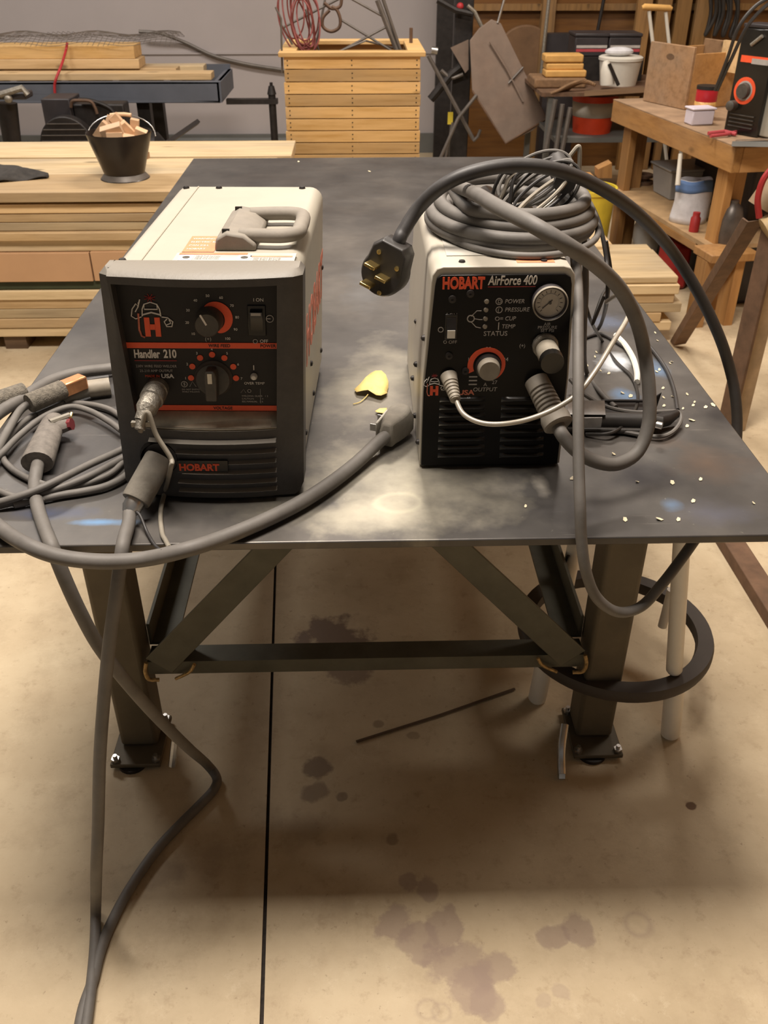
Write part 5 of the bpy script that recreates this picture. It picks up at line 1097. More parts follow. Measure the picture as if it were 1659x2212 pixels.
rod('rebar', [U(607, 110, Y=CY+.05)+Vector((0, 0, -.1)), U(607, 40, Y=CY+.05), U(595, 15, Y=CY+.05)], .005, wire_m, 'thin upright rod with bent tip at the left corner of the crate', group='rods in the crate')
tr_ = thing('steel_truss', 'triangular welded rod frame leaning out of the slatted crate', 'frame', (U(800, 110, Y=Yc).x, Yc, zf))
for (a_, b_, r_) in (((815, 0), (858, 112), .013), ((826, -6), (866, 112), .009), ((610, 60), (735, -4), .006), ((735, 42), (850, 112), .006), ((733, 112), (838, 56), .006), ((757, -4), (832, 38), .006), ((680, 112), (702, 0), .006), ((612, 60), (640, 112), .006), ((660, 20), (690, 112), .005)):
    obj('bar', MB().tube([U(*a_, Y=Yc), U(*b_, Y=Yc)], r_, 8), wire_m, tr_)
obj('foot', MB().tube([U(858, 112, Y=Yc), (U(858, 112, Y=Yc).x, Yc, zf)], .013, 8), wire_m, tr_)
rod('flat_iron', [U(888, 60, Y=CY+.4), (U(888, 100, Y=CY+.4).x, CY+.4, zf)], .009, rust_m, 'short rusty flat iron standing at the right rear of the crate', 'flat iron')
tag(obj('scrap_iron', MB().ball((xl+.22, CY+.3, zf+.06), .07, (1.5, 1, .7)).box(xl+.3, xr-.1, CY+.2, CY+.4, zf, zf+.10), rust_m), 'rusty iron scrap lying low inside the crate', 'scrap')
rod('long_rod', [U(730, 112, Y=CY+.28), U(790, 88, Y=CY+.28), U(890, 114, Y=CY+.5)], .005, wire_m, 'thin bent rod resting across the crate opening', group='rods in the crate')
# ------------------------------------------------------------------ dark corner right of the crate
GY = 6.3
def G(px, py, dy=0): return U(px, py, Y=GY+dy)
st_ = thing('black_machine_stand', 'tall black machine column with lever arms in front of the plywood', 'machine', (G(1000, 300).x, GY, 0))
a_ = G(998, 0); obj('column', MB().box(G(980, 100).x, G(1020, 100).x, GY, GY+.10, 0, G(1000, -30).z), dk_metal, st_, bevel=.006)
obj('base', MB().box(G(975, 100).x-.12, G(1025, 100).x+.12, GY-.1, GY+.25, 0, .05), dk_metal, st_, bevel=.006)
obj('arm', MB().tube([G(945, 0, -.05), G(985, 22, -.05), G(1020, 30, -.05)], .018, 8), dk_metal, st_)
obj('lever', MB().tube([G(1010, 12, -.06), G(1025, 25, -.06), G(1042, 60, -.06)], .012, 8), chrome, st_)
obj('red_button', MB().ball(G(994, 14, -.04), .022), strap_m, st_, label='red button')
obj('cross_arm', MB().tube([G(930, 215, -.04), G(975, 160, -.04), G(1000, 140, -.04)], .026, 8), dk_metal, st_)
obj('crank', MB().tube([G(953, 152, -.05), G(968, 166, -.05), G(980, 168, -.05), G(1000, 160, -.05)], .012, 8), wire_m, st_)
obj('yellow_tag', MB().box(G(967, 255).x, G(978, 255).x, GY-.012, GY-.001, G(970, 268).z, G(970, 242).z), yellow_b, st_)
rod('diagonal_rod', [G(925, 120, -.2), G(985, 230, -.2), G(1022, 300, -.2)], .012, wire_m, 'grey diagonal rod crossing from the crate corner down right', group='rods beside the machine column')
rod('diagonal_rod', [G(1030, 205, -.24), G(990, 255, -.24), G(950, 345, -.24)], .011, wire_m, 'grey diagonal rod crossing the other one down left', group='rods beside the machine column')
rod('diagonal_rod', [G(978, 265, -.15), G(962, 345, -.15), Vector((G(950, 400, -.15).x, GY-.15, 0))], .009, wire_m, 'short grey rod standing below the crossing rods', group='rods beside the machine column')
rod('bent_rod', [G(1022, 305, -.1), G(1032, 295, -.1), G(1038, 280, -.1)], .01, wire_m, 'small bent rod end below the crossing rods', group='rods beside the machine column')
tag(obj('chrome_cap', MB().cyl(G(932, 108, -.2), G(945, 110, -.2), .02), steel), 'small bright cap at the top right corner of the crate', 'cap')
tag(obj('small_red_plate', MB().hexa([G(973, 103, -.1), G(1005, 158, -.1), G(1005, 158, -.085), G(973, 103, -.085)], [G(1012, 85, -.1), G(1012, 150, -.1), G(1012, 150, -.085), G(1012, 85, -.085)]), plate_m), 'small dusty red plate behind the big tilted one', 'plate')
pts8 = [(1015, 88), (1035, 62), (1062, 42), (1082, 50), (1128, 145), (1182, 255), (1150, 283), (1092, 310), (1020, 195)]
PYm = GY-.28
mbq = MB()
n = len(pts8); mbq._add([U(a_, b_, Y=PYm+.0006*(300-b_)) for a_, b_ in pts8]+[U(a_, b_, Y=PYm+.0006*(300-b_))+Vector((0, .02, 0)) for a_, b_ in pts8], [tuple(range(n)), tuple(range(2*n-1, n-1, -1))]+[(i, (i+1) % n, (i+1) % n+n, i+n) for i in range(n)])
plt = thing('tilted_plate', 'large dusty reddish metal guard plate hanging tilted in front of the plywood', 'plate', U(1095, 310, Y=PYm))
obj('plate_body', mbq, plate_m, plt, bevel=.004, smooth=False)
obj('rib', MB().tube([U(1058, 90, Y=PYm+.11), U(1095, 150, Y=PYm+.075), U(1130, 220, Y=PYm+.04)], .006, 6), plate_m, plt)
obj('rib', MB().tube([U(1130, 145, Y=PYm+.08), U(1098, 180, Y=PYm+.06)], .006, 6), wire_m, plt)
obj('edge_trim', MB().tube([U(1020, 196, Y=PYm+.05), U(1055, 252, Y=PYm+.02), U(1092, 310, Y=PYm-.01), U(1182, 256, Y=PYm+.015)], .006, 6), rust_m, plt)
obj('hanger_rod', MB().tube([U(1075, 50, Y=PYm+.15), U(1092, -10, Y=PYm+.18), U(1105, -90, Y=PYm+.2)], .008, 8), steel, plt)
tag(obj('tan_disc', MB(Matrix.Translation(U(1132, 127, Y=PY-.045)) @ Matrix.Rotation(math.radians(90), 4, 'X')).lathe([(0, -.02), (.20, -.02), (.21, -.012), (.21, .012), (.20, .02), (0, .02)], n=40), disc_m), 'round tan disc leaning on the plywood behind the tilted plate', 'disc')
rod('shiny_rod', [U(1188, -20, Y=6.6), U(1176, 90, Y=6.6), U(1168, 170, Y=6.6)], .012, chrome, 'bright twisted rod standing left of the battery boxes', group='upright rods at the plywood')
rod('dark_rod', [U(1308, -20, Y=6.85), U(1290, 72, Y=6.85)], .012, dk_metal, 'dark rod leaning above the battery boxes', group='upright rods at the plywood')
tag(obj('plywood_offcut', MB().box(U(1180, 100, Y=6.7).x, U(1255, 100, Y=6.7).x, 6.68, 6.78, .0, U(1200, 73, Y=6.68).z), bat_m), 'dark case leaning at the plywood behind the yellow blocks', 'case')
tag(obj('floor_sheet', MB().box(.38, .82, 4.7, 5.35, .30, .315), wall_trim), 'grey sheet lying low behind the far table edge', 'sheet')
tag(obj('sheet_support', MB().box(.42, .78, 4.72, 5.3, 0, .2995), dk_metal), 'dark low support under the grey sheet behind the table', 'support')  # block that carries the grey sheet
# ------------------------------------------------------------------ rear shelf with clutter
RY = 5.5; rz0 = U(1300, 200, Y=RY).z
rk = thing('steel_rack', 'old steel rack behind the workbench carrying batteries, rope and a bucket', 'rack', (1.2, RY+.3, 0))
rx0, rx1 = U(1170, 200, Y=RY).x, 2.05
obj('shelf', MB().box(rx0, rx1, RY, RY+.75, rz0-.02, rz0), rust_m, rk)
rz1 = U(1280, 298, Y=RY).z
obj('shelf', MB().box(rx0+.1, rx1, RY, RY+.7, rz1-.025, rz1), wall_trim, rk)
for (a_, b_) in ((rx0+.06, RY+.03), (rx1-.05, RY+.03), (rx0+.06, RY+.68), (rx1-.05, RY+.68)): obj('leg', MB().box(a_-.016, a_+.016, b_-.016, b_+.016, 0, rz0-.02), wall_trim, rk)
for (a_, b_) in (((1200, 215), (1178, 330)), ((1215, 225), (1200, 330)), ((1232, 232), (1212, 335))): obj('brace', MB().tube([U(*a_, Y=RY-.03), U(*b_, Y=RY-.03)], .014, 8), wire_m, rk)
def RB(px, py, dy=0): return U(px, py, Y=RY+dy)
for i, (xa, xb, yt, yb, dy) in enumerate(((1177, 1262, 118, 136, .2), (1180, 1262, 137, 152, .2), (1178, 1268, 152, 168, .18))):
    a_ = RB(xa, yb, dy); b_ = RB(xb, yt, dy)
    tag(obj('yellow_block', MB(Matrix.Translation(((a_.x+b_.x)/2, 0, 0)) ).box(-(b_.x-a_.x)/2, (b_.x-a_.x)/2, RY+dy, RY+dy+.12, a_.z, b_.z), foam_m, bevel=.008), ['top block of the yellow wood pile', 'middle block of the yellow wood pile', 'bottom block of the yellow wood pile'][i]+' on the rear rack', 'block', 'yellow wood blocks')
pzz = RB(1220, 168, .18).z
tag(obj('clutter_box', MB().box(RB(1168, 0, .18).x, RB(1285, 0, .18).x, RY+.16, RY+.4, rz0, pzz-.001), twig_m, bevel=.01), 'low brown box under the yellow wood pile', 'box')
for i in range(7):
    pts_ = [RB(1175+i*8, 208-2*i, .02+.01*i), RB(1205+i*6, 196-2*i, .0+.01*i), RB(1232+i*6, 182-i, .02+.01*i), RB(1262+i*4, 172+2*i, .05)]
    if i == 0: tw = thing('rope_hank', 'hank of brown rope hanging over the rack front', 'rope', pts_[0])
    cable('strand', pts_, .009, twig_m, tw, 7)
for i, (xa, xb) in enumerate(((1250, 1327), (1325, 1400))):
    b_ = thing('car_battery', ['dark battery with red stripe, left of two on the rack', 'dark battery with red stripe, right of two beside the crutch'][i], 'battery', (RB((xa+xb)/2, 118, .5).x, RY+.6, RB(0, 118, .5).z), 'batteries on the rack')
    x0_, x1_ = RB(xa+2, 0, .5).x, RB(xb-2, 0, .5).x; zt2 = RB(0+xa, 72, .5).z; zb2 = RB(xa, 122, .5).z
    obj('case', MB().box(x0_, x1_, RY+.5, RY+.7, zb2, zt2-.02), bat_m, b_, bevel=.006)
    obj('lid', MB().box(x0_-.004, x1_+.004, RY+.495, RY+.705, zt2-.0199, zt2), bat_m, b_, bevel=.006)
    obj('red_stripe', MB().box(x0_+.01, x1_-.004, RY+.4985, RY+.4998, zb2+.025, zb2+.04), bat_s, b_); obj('white_stripe', MB().box(x0_+.01, x1_-.004, RY+.4985, RY+.4998, zb2+.045, zb2+.06), grey_ink, b_)
tag(obj('battery_shelf', MB().box(RB(1245, 0, .5).x, RB(1405, 0, .5).x, RY+.46, RY+.75, rz0, RB(1300, 122, .5).z-.0005), dk_metal), 'dark crate supporting both batteries', 'crate')
bw = thing('white_bucket', 'white plastic bucket with lid between battery boxes and plank', 'bucket', RB(1345, 185, .25))
bz0 = rz0; cxb = RB(1345, 150, .25).x; ztb = RB(1345, 132, .25).z
obj('bucket_body', MB(Matrix.Translation((cxb, RY+.32, bz0))).lathe([(0, 0), (.105, 0), (.122, ztb-bz0), (0, ztb-bz0)], n=32), white_b, bw)
obj('lid', MB(Matrix.Translation((cxb, RY+.32, ztb+.0005))).lathe([(0, 0), (.128, 0), (.128, .014), (.118, .02), (0, .02)], n=32), white_b, bw)
tag(obj('white_rag', MB().ball((cxb-.02, RY+.3, ztb+.045), .05, (1.7, 1, .5)), bag_m), 'white rag heap on the lid of the white bucket', 'rag')
tag(obj('white_jug', MB().tube([RB(1312, 182, .12), RB(1312, 150, .12), RB(1308, 132, .12)], [.04, .04, .015], 16), white_b), 'white plastic jug left of the white bucket', 'jug')
rod('pry_bar', [RB(1316, 138, .08), RB(1336, 184, .08)], .01, dk_metal, 'dark pry bar leaning on the white bucket', 'pry bar')
tag(obj('short_plank', MB().hexa([RB(1262, 208, -.12), RB(1392, 200, -.12), RB(1392, 200, .06), RB(1262, 208, .06)], [RB(1262, 196, -.12), RB(1392, 187, -.12), RB(1392, 187, .06), RB(1262, 196, .06)]), old_box), 'short grey-brown plank sticking out at the rack front', 'plank')
ob = thing('orange_bucket', 'orange bucket on the lower shelf of the rack behind the bench leg', 'bucket', (RB(1280, 290, .2).x, RY+.2, rz1))
obj('bucket_body', MB(Matrix.Translation((RB(1281, 250, .2).x, RY+.2, rz1))).lathe([(0, 0), (.11, 0), (.13, .19), (.136, .19), (.136, .205), (.126, .205), (.105, .01), (0, .01)], n=32), orange_b, ob)
obj('white_band', MB(Matrix.Translation((RB(1281, 250, .2).x, RY+.2, rz1))).lathe([(.121, .09), (.128, .17)], n=32), white_b, ob, solid=.003)
# ------------------------------------------------------------------ timber workbench on the right
BZ = .745
A0 = U(1325, 214, Z=BZ); A1 = U(1590, 316, Z=BZ); bd = (A1-A0); bd.z = 0; bl = bd.length; bd.normalize(); bn = Vector((-bd.y, bd.x, 0))
if bn.x < 0: bn = -bn
# bench axes: x' = to the right/back (bn), y' = from near end to far end
MW = Matrix(((bn.x, -bd.x, 0, A1.x), (bn.y, -bd.y, 0, A1.y), (0, 0, 1, 0), (0, 0, 0, 1)))
wb = thing('workbench', 'sturdy orange-brown timber workbench with a lower shelf at right', 'workbench', A1)
BW = .80
obj('bench_top', MB(MW).box(0, BW, 0, bl, BZ-.004, BZ), mat('worn_bench_top', hexc(150, 124, 98), .7, 0, .25, 10), wb)
obj('front_rail', MB(MW).box(0, .038, 0, bl, BZ-.105, BZ-.0045), bench_wood, wb, bevel=.003)
obj('end_rail', MB(MW).box(.0385, BW, 0, .038, BZ-.105, BZ-.0045), wood('bench_wood_across', (.44, .225, .07), (.32, .15, .04), axis=0, grey=.2), wb, bevel=.003)
obj('end_rail', MB(MW).box(.0385, BW, bl-.038, bl, BZ-.105, BZ-.0045), bench_wood, wb, bevel=.003)
for (x, y) in ((.0385, .10), (.0385, bl-.16), (BW-.13, .1), (BW-.13, bl-.16)):
    obj('leg', MB(MW).box(x, x+.038, y-.02, y+.07, 0, BZ-.0045).box(x+.038, x+.12, y+.032, y+.07, 0, BZ-.0045), pine_v, wb, bevel=.003)
SZ = .325
obj('lower_shelf', MB(MW).box(.0, BW-.13, .06, bl-.05, SZ-.018, SZ), mat('shelf_board', hexc(168, 138, 100), .7, 0, .2, 12), wb)
obj('shelf_rail', MB(MW).box(.0, .036, .17, bl-.17, SZ-.055, SZ-.0185), bench_wood, wb, bevel=.003)
SC_ = U(1554, 540, Z=.33); MS = Matrix.Translation((SC_.x, SC_.y, 0)) @ MW.to_3x3().to_4x4()
stb = thing('timber_stand', 'short timber stand beside the near bench leg carrying the dark bottle', 'stand', (SC_.x, SC_.y, 0))
obj('stand_top', MB(MS).box(-.07, .15, -.07, .09, .295, .33), pine_v, stb, bevel=.004)
obj('stand_leg', MB(MS).box(-.07, -.03, -.04, .05, 0, .2945), pine_v, stb); obj('stand_leg', MB(MS).box(.07, .11, -.04, .05, 0, .2945), pine_v, stb)
def WPt(px, py, z): return U(px, py, Z=z)
bq = U(1574, 526, Z=.33); 
tag(obj('dark_bottle', MB(Matrix.Translation((bq.x, bq.y+.03, .3305))).lathe([(0, 0), (.050, 0), (.054, .03), (.052, .10), (.040, .145), (.020, .165), (.020, .176), (0, .176)], n=24), bottle_m), 'dusty dark metal bottle on the small timber stand', 'bottle')
# on the bench
q = U(1440, 238, Z=BZ); q2 = U(1388, 225, Z=BZ)
wx = thing('wooden_box', 'open old wooden box with round hand hole standing on the far bench end', 'box', U(1450, 240, Z=BZ))
ca = U(1388, 218, Z=BZ); cb = U(1478, 238, Z=BZ); cdir = (cb-ca).normalized(); wbx = (cb-ca).length; cn_ = Vector((-cdir.y, cdir.x, 0))
MX = Matrix(((cdir.x, cn_.x, 0, ca.x), (cdir.y, cn_.y, 0, ca.y), (0, 0, 1, BZ), (0, 0, 0, 1)))
hbx = .272
obj('end_panel', MB(MX).box(0, wbx, 0, .016, .001, hbx), old_box, wx, bevel=.003)
obj('hand_hole', MB(MX @ Matrix.Translation((wbx*.5, -.0008, hbx*.8)) @ Matrix.Rotation(PI/2, 4, 'X') @ Matrix.Diagonal((1.3, .6, 1, 1))).lathe([(0, 0), (.022, 0), (.022, -.001)], n=20), skid_wood, wx)
obj('end_panel', MB(MX).box(0, wbx, .34, .356, .001, hbx), old_box, wx, bevel=.003)
obj('side_board', MB(MX).box(wbx-.012, wbx, .0165, .3395, .001, hbx-.03), bench_wood, wx, bevel=.002)
obj('side_board', MB(MX).box(0, .012, .0165, .3395, .001, hbx-.03), bench_wood, wx, bevel=.002)
obj('box_floor', MB(MX).box(.0125, wbx-.0125, .0165, .3395, .001, .012), old_box, wx)
tag(obj('yellow_board', MB(MX).box(wbx*.9, wbx*1.5, .2, .215, .16, hbx+.02), pine), 'pale board piece sticking up behind the wooden box', 'board')
cu_ = thing('crutch', 'aluminium crutch with orange padded top leaning behind the wooden box', 'crutch', U(1425, 235, Y=5.38))
CYr = 5.38
obj('armpit_pad', MB().tube([U(1387, 17, Y=CYr), U(1392, 15, Y=CYr), U(1446, 18, Y=CYr), U(1451, 20, Y=CYr)], [.010, .016, .016, .010], 14), foam_m, cu_)
for (a_, b_) in (((1402, 24), (1411, 100)), ((1438, 26), (1446, 100))):
    p_ = U(*a_, Y=CYr); r__ = U(*b_, Y=CYr); e_ = p_+(r__-p_)*(p_.z/(p_.z-r__.z))*1.0
    obj('tube', MB().tube([p_, r__, p_+(r__-p_)*((p_.z-.02)/(p_.z-r__.z))], .0095, 10), white_b, cu_)
q = U(1516, 258, Z=BZ); tc = thing('red_can', 'red coffee can with dark lid on the bench', 'can', q); hcan = .125
obj('can_body', MB(Matrix.Translation((q.x+.01, q.y+.02, BZ+.0005))).lathe([(0, 0), (.048, 0), (.048, .055), (.045, .06), (.048, .065), (.048, hcan), (0, hcan)], n=28), can_m, tc)
obj('can_lid', MB(Matrix.Translation((q.x+.01, q.y+.02, BZ+hcan+.001))).lathe([(0, 0), (.050, 0), (.050, .014), (0, .014)], n=28), dk_metal, tc)
obj('can_label', MB(Matrix.Translation((q.x+.01, q.y+.02, BZ+.04))).lathe([(.0486, .0), (.0486, .035)], n=28), mat('can_gold', hexc(196, 150, 84), .5, 0, .5, 60), tc, solid=.0008)
q = U(1520, 272, Z=BZ); wt = thing('white_container', 'small white lidded plastic container in front of the red can', 'container', q)
obj('container_body', MB(MW @ Matrix.Translation(MW.inverted() @ Vector((q.x, q.y, 0)))).box(-.055, .05, .01, .085, BZ+.0005, BZ+.062), lid_m, wt, bevel=.006)
obj('lid', MB(MW @ Matrix.Translation(MW.inverted() @ Vector((q.x, q.y, 0)))).box(-.06, .055, .005, .09, BZ+.0625, BZ+.072), lid_m, wt, bevel=.004)
q = U(1565, 293, Z=BZ); tag(obj('pliers', MB().tube([U(1530, 288, Z=BZ+.01), U(1565, 284, Z=BZ+.014), U(1590, 290, Z=BZ+.01)], .008, 8).tube([U(1535, 294, Z=BZ+.01), U(1570, 290, Z=BZ+.012), U(1592, 284, Z=BZ+.01)], .007, 8), bat_s), 'dull red pliers lying on the bench before the black welder', 'pliers')
tag(obj('flat_file', MB().tube([U(1590, 305, Z=BZ+.006), U(1665, 302, Z=BZ+.006)], .006, 6), steel), 'bright flat steel tool on the near end of the bench', 'steel tool')
tag(obj('dark_tray', MB().hexa([U(1580, 316, Z=BZ+.001), U(1680, 318, Z=BZ+.001), U(1680, 306, Z=BZ+.001), U(1582, 305, Z=BZ+.001)], [U(1580, 316, Z=BZ+.012), U(1680, 318, Z=BZ+.012), U(1680, 306, Z=BZ+.012), U(1582, 305, Z=BZ+.012)]), wall_trim), 'flat grey bar at the near bench corner', 'bar')
# black welder on the bench, right edge
q = U(1562, 285, Z=BZ); q3 = U(1625, 297, Z=BZ)
xd = (q3-q).normalized(); yn = Vector((-xd.y, xd.x, 0)); MK = Matrix(((xd.x, yn.x, 0, q.x), (xd.y, yn.y, 0, q.y), (0, 0, 1, BZ), (0, 0, 0, 1)))
wk = (q3-q).length
bwd = thing('bench_welder', 'black-fronted welding machine with red dial ring standing on the workbench', 'welder', q)
obj('body', MB(MK).box(.004, .30, .02, .42, .005, .40), beige, bwd, bevel=.006)
obj('front_panel', MB(MK).box(0, wk+.02, .0, .0195, .0, .40), gloss_black, bwd, bevel=.006)
obj('top_corner', MB(MK).box(0, .30, .0, .10, .4005, .415), bat_m, bwd, bevel=.004)
zk = .17; T2 = MK @ Matrix.Translation((wk*.45, 0, zk)) @ Matrix.Rotation(PI/2, 4, 'X')
obj('red_ring', MB(T2).lathe([(.038, 0), (.038, .002), (.052, .002), (.052, 0)], n=30), orange, bwd); obj('pale_ring', MB(T2).lathe([(.031, 0), (.031, .0025), (.038, .0025), (.038, 0)], n=30), grey_ink, bwd)
obj('dial_knob', MB(T2).lathe([(.03, 0), (.028, .02), (0, .02)], n=24), knob_m, bwd)
obj('name_plate', MB(MK).box(.02, wk-.0, -.002, -.0005, .275, .30), orange, bwd); obj('white_plate', MB(MK).box(wk*.5, wk+.005, -.0035, -.0021, .272, .292), grey_ink, bwd)
obj('louvre_bank', MB(MK).box(.02, wk-.01, -.006, -.0005, .03, .034).box(.02, wk-.01, -.006, -.0005, .045, .049).box(.02, wk-.01, -.006, -.0005, .06, .064).box(.02, wk-.01, -.006, -.0005, .075, .079), knob_m, bwd)
obj('socket', MB(MK @ Matrix.Translation((wk*.2, 0, .11)) @ Matrix.Rotation(PI/2, 4, 'X')).lathe([(.02, 0), (.02, .03), (.012, .035), (0, .035)], n=18), knob_m, bwd)
obj('chrome_latch', MB(MK).tube([(wk*.4, -.006, .34), (wk*.7, -.008, .375)], .008, 8), chrome, bwd)
for i, (dx, lab) in enumerate(((0, 'long drooping grey hose left of the black bench welder'), (22, 'second grey hose arching over the black bench welder'))):
    tag(cable('bench_hose', [U(1545+dx*.2, 195, Y=3.8), U(1570+dx*.4, 130, Y=3.75), U(1595+dx*.8, 60, Y=3.7), U(1630+dx, 15, Y=3.7), U(1670+dx, -10, Y=3.7)], .007, cable_dk, None, 8), lab, 'hose', 'hoses at the bench welder')
for i in range(4):
    x = 1532+i*16
    tag(cable('extension_cable', [U(x, -30, Y=PY-.2), U(x+4+3*i, 20, Y=PY-.2), U(x-2, 55+6*i, Y=PY-.2), U(x-8+4*i, 75, Y=PY-.2), U(x+14, 30, Y=PY-.22), U(x+14, -30, Y=PY-.22)], .013, cable_bk, None, 8), ['first black cord loop hanging right of the crutch', 'second black cord loop hanging above the wooden box', 'third black cord loop hanging above the box right side', 'black cord loop hanging just left of the bench welder'][i], 'cord', 'cord loops on the timber wall')
# on the lower shelf
q = U(1385, 396, Z=SZ); fl_ = obj('rusty_flange', MB(Matrix.Translation((q.x, q.y, SZ+.0005))).lathe([(.03, 0), (.062, 0), (.062, .014), (.04, .018), (.04, .03), (.058, .034), (.058, .048), (.03, .048)], n=28, closed=True), rust_m); tag(fl_, 'rusty round flanged ring on the bench lower shelf', 'flange')
q = U(1440, 430, Z=SZ); tub = thing('storage_tub', 'milky plastic storage tub on the bench lower shelf', 'tub', q)
MT = MW @ Matrix.Translation(MW.inverted() @ Vector((q.x, q.y, 0)))
obj('tub_body', MB(MT).hexa([(.0, -.03, SZ+.0005), (.22, -.03, SZ+.0005), (.22, .16, SZ+.0005), (.0, .16, SZ+.0005)], [(-.02, -.045, SZ+.14), (.24, -.045, SZ+.14), (.24, .175, SZ+.14), (-.02, .175, SZ+.14)]), clear_b, tub, bevel=.006)
obj('tub_rim', MB(MT).box(-.03, .25, -.055, .185, SZ+.1405, SZ+.152), clear_b, tub, bevel=.004)
q = U(1478, 486, Z=SZ); bag = thing('printed_bag', 'white bag with blue printed top standing on the near shelf end', 'bag', q)
def bagf(u_, v_):
    a = 2*PI*u_; wv = 1+.05*math.sin(3*a+5*v_); p = MW.inverted() @ Vector((q.x, q.y, 0))
    return MW @ Vector((p.x+.05+(.088)*math.cos(a)*wv, p.y+.06+(.075*(1-.45*v_))*math.sin(a)*wv, SZ+.001+.19*v_+.004*math.sin(4*a)*v_))
obj('bag_body', MB().grid(bagf, 28, 8), bag_m, bag, solid=.002)
def bagg(u_, v_):
    a = 2*PI*u_; v2 = .72+.27*v_; wv = 1+.05*math.sin(3*a+5*v2); p = MW.inverted() @ Vector((q.x, q.y, 0))
    return MW @ Vector((p.x+.05+.0895*math.cos(a)*wv, p.y+.06+(.0768*(1-.45*v2))*math.sin(a)*wv, SZ+.001+.19*v2+.004*math.sin(4*a)*v2))
obj('blue_band', MB().grid(bagg, 28, 3), blue_ink, bag, solid=.001)
p = MW.inverted() @ Vector((q.x, q.y, 0))
tag(obj('paint_marker', MB().cyl(U(1464, 400, Y=q.y-.04), U(1470, 332, Y=q.y+.0), .012, .009, 12), white_b), 'white marker tube sticking up from the printed bag', 'marker')
q = U(1498, 500, Z=SZ); tag(obj('red_bottle', MB(Matrix.Translation((q.x, q.y, SZ+.0005))).lathe([(0, 0), (.022, 0), (.022, .06), (.016, .068), (.016, .085), (0, .085)], n=20), red_m), 'small red bottle with dark cap at the near shelf end', 'bottle')
yb_ = U(1285, 545, Z=.0); 
YB_ = thing('yellow_bucket', 'yellow plastic bucket behind the far bench leg, half hidden by cables', 'bucket', U(1290, 545, Y=4.35))
yx = U(1286, 480, Y=4.35); 
obj('bucket_body', MB(Matrix.Translation((yx.x, 4.55, .0))).lathe([(0, 0), (.11, 0), (.13, .40), (.138, .40), (.138, .42), (.126, .42), (.105, .01), (0, .01)], n=30), yellow_b, YB_)
tag(obj('timber_offcut', MB().hexa([U(1292, 385, Y=4.75), U(1322, 385, Y=4.75), U(1322, 385, Y=4.75)+Vector((0, .08, 0)), U(1292, 385, Y=4.75)+Vector((0, .08, 0))], [U(1292, 366, Y=4.75), U(1322, 352, Y=4.75), U(1322, 352, Y=4.75)+Vector((0, .08, 0)), U(1292, 366, Y=4.75)+Vector((0, .08, 0))]), pine_v), 'slanted timber offcut tucked left of the far bench leg', 'offcut')
tag(obj('rag_ledge', MB().box(U(1285, 0, Y=4.72).x-.03, U(1330, 0, Y=4.72).x+.02, 4.72, 4.9, 0, U(1300, 386, Y=4.75).z), bench_wood), 'small timber block left of the far bench leg', 'block')
tag(obj('low_dark_filler', MB(MW).box(.18, .60, .18, bl-.10, 0, .30), bat_m, bevel=.02), 'dark box added for shade under the lower bench shelf', 'support')  # dark box added to deepen the shade under the shelf
tag(obj('red_jug', MB(MW).box(.04, .14, .42, .58, 0, .22), red_m, bevel=.02), 'dark red can under the bench shelf', 'can')
# ------------------------------------------------------------------ rusty trestle at the right edge
ap = U(1652, 505, Y=2.55)
tsl = thing('rusty_trestle', 'rusty angle-iron trestle leg with diagonal brace at the right edge', 'trestle', U(1590, 935, Z=0))
pb1 = U(1590, 935, Z=0); ptop = U(1664, 466, Y=pb1.y)
mb = MB(); w = .075
T_ = Matrix.Translation((pb1.x, pb1.y, 0)) @ Matrix.Rotation(math.radians(20), 4, 'Z')
obj('post', MB(T_).box(-.035, .04, 0, .05, 0, ptop.z), rust_b, tsl, bevel=.004)
obj('post_flange', MB(T_).box(-.045, -.035, -.02, .05, 0, ptop.z), rust_m, tsl)
db = U(1462, 745, Z=0); a_ = Vector((db.x, db.y, 0.0)); b_ = Vector((ptop.x-.03, pb1.y+.02, ptop.z-.02))
fa = U(1468, 745, Z=.01); mbz = MB(); angle_iron(mbz, fa, b_, .052, (0, 1, 0)); 
for v in mbz.b.verts: v.co.z = max(v.co.z, 0)
obj('diagonal_brace', mbz, rust_m, tsl, bevel=.002)
tape = obj('tape_wrap', MB().tube([b_+Vector((.02, -.02, -.02)), b_+Vector((.075, -.02, .015))], .034, 12), mat('tan_tape', hexc(176, 152, 112), .6, 0, .2, 20), tsl)
obj('saddle', MB().tube([b_+Vector((.0, 0, .04)), b_+Vector((.03, 0, .10)), b_+Vector((.09, 0, .14))], .04, 12), mat('worn_tan_steel', hexc(140, 118, 92), .6, .2, .2, 20), tsl)
cable('red_hose', [U(1640, 470, Y=2.5), U(1637, 430, Y=2.5), U(1648, 390, Y=2.5), U(1670, 360, Y=2.5)], .009, red_m, tsl, 8)
ra = U(1575, 1158, Z=.03); rb_ = U(1659, 1290, Z=.03); rd = (rb_-ra).normalized(); rs = Vector((rd.y, -rd.x, 0))
p0 = ra-rd*.5; p1_ = rb_+rd*.5; mb = MB()
mb.hexa([p0-rs*.03-Vector((0, 0, .03)), p0+rs*.03-Vector((0, 0, .03)), p1_+rs*.03-Vector((0, 0, .03)), p1_-rs*.03-Vector((0, 0, .03))], [p0-rs*.03+Vector((0, 0, .01)), p0+rs*.03+Vector((0, 0, .01)), p1_+rs*.03+Vector((0, 0, .01)), p1_-rs*.03+Vector((0, 0, .01))])
tag(obj('rusty_beam', mb, rust_m, bevel=.003), 'rusty steel beam lying on the floor at the lower right of the table', 'beam')
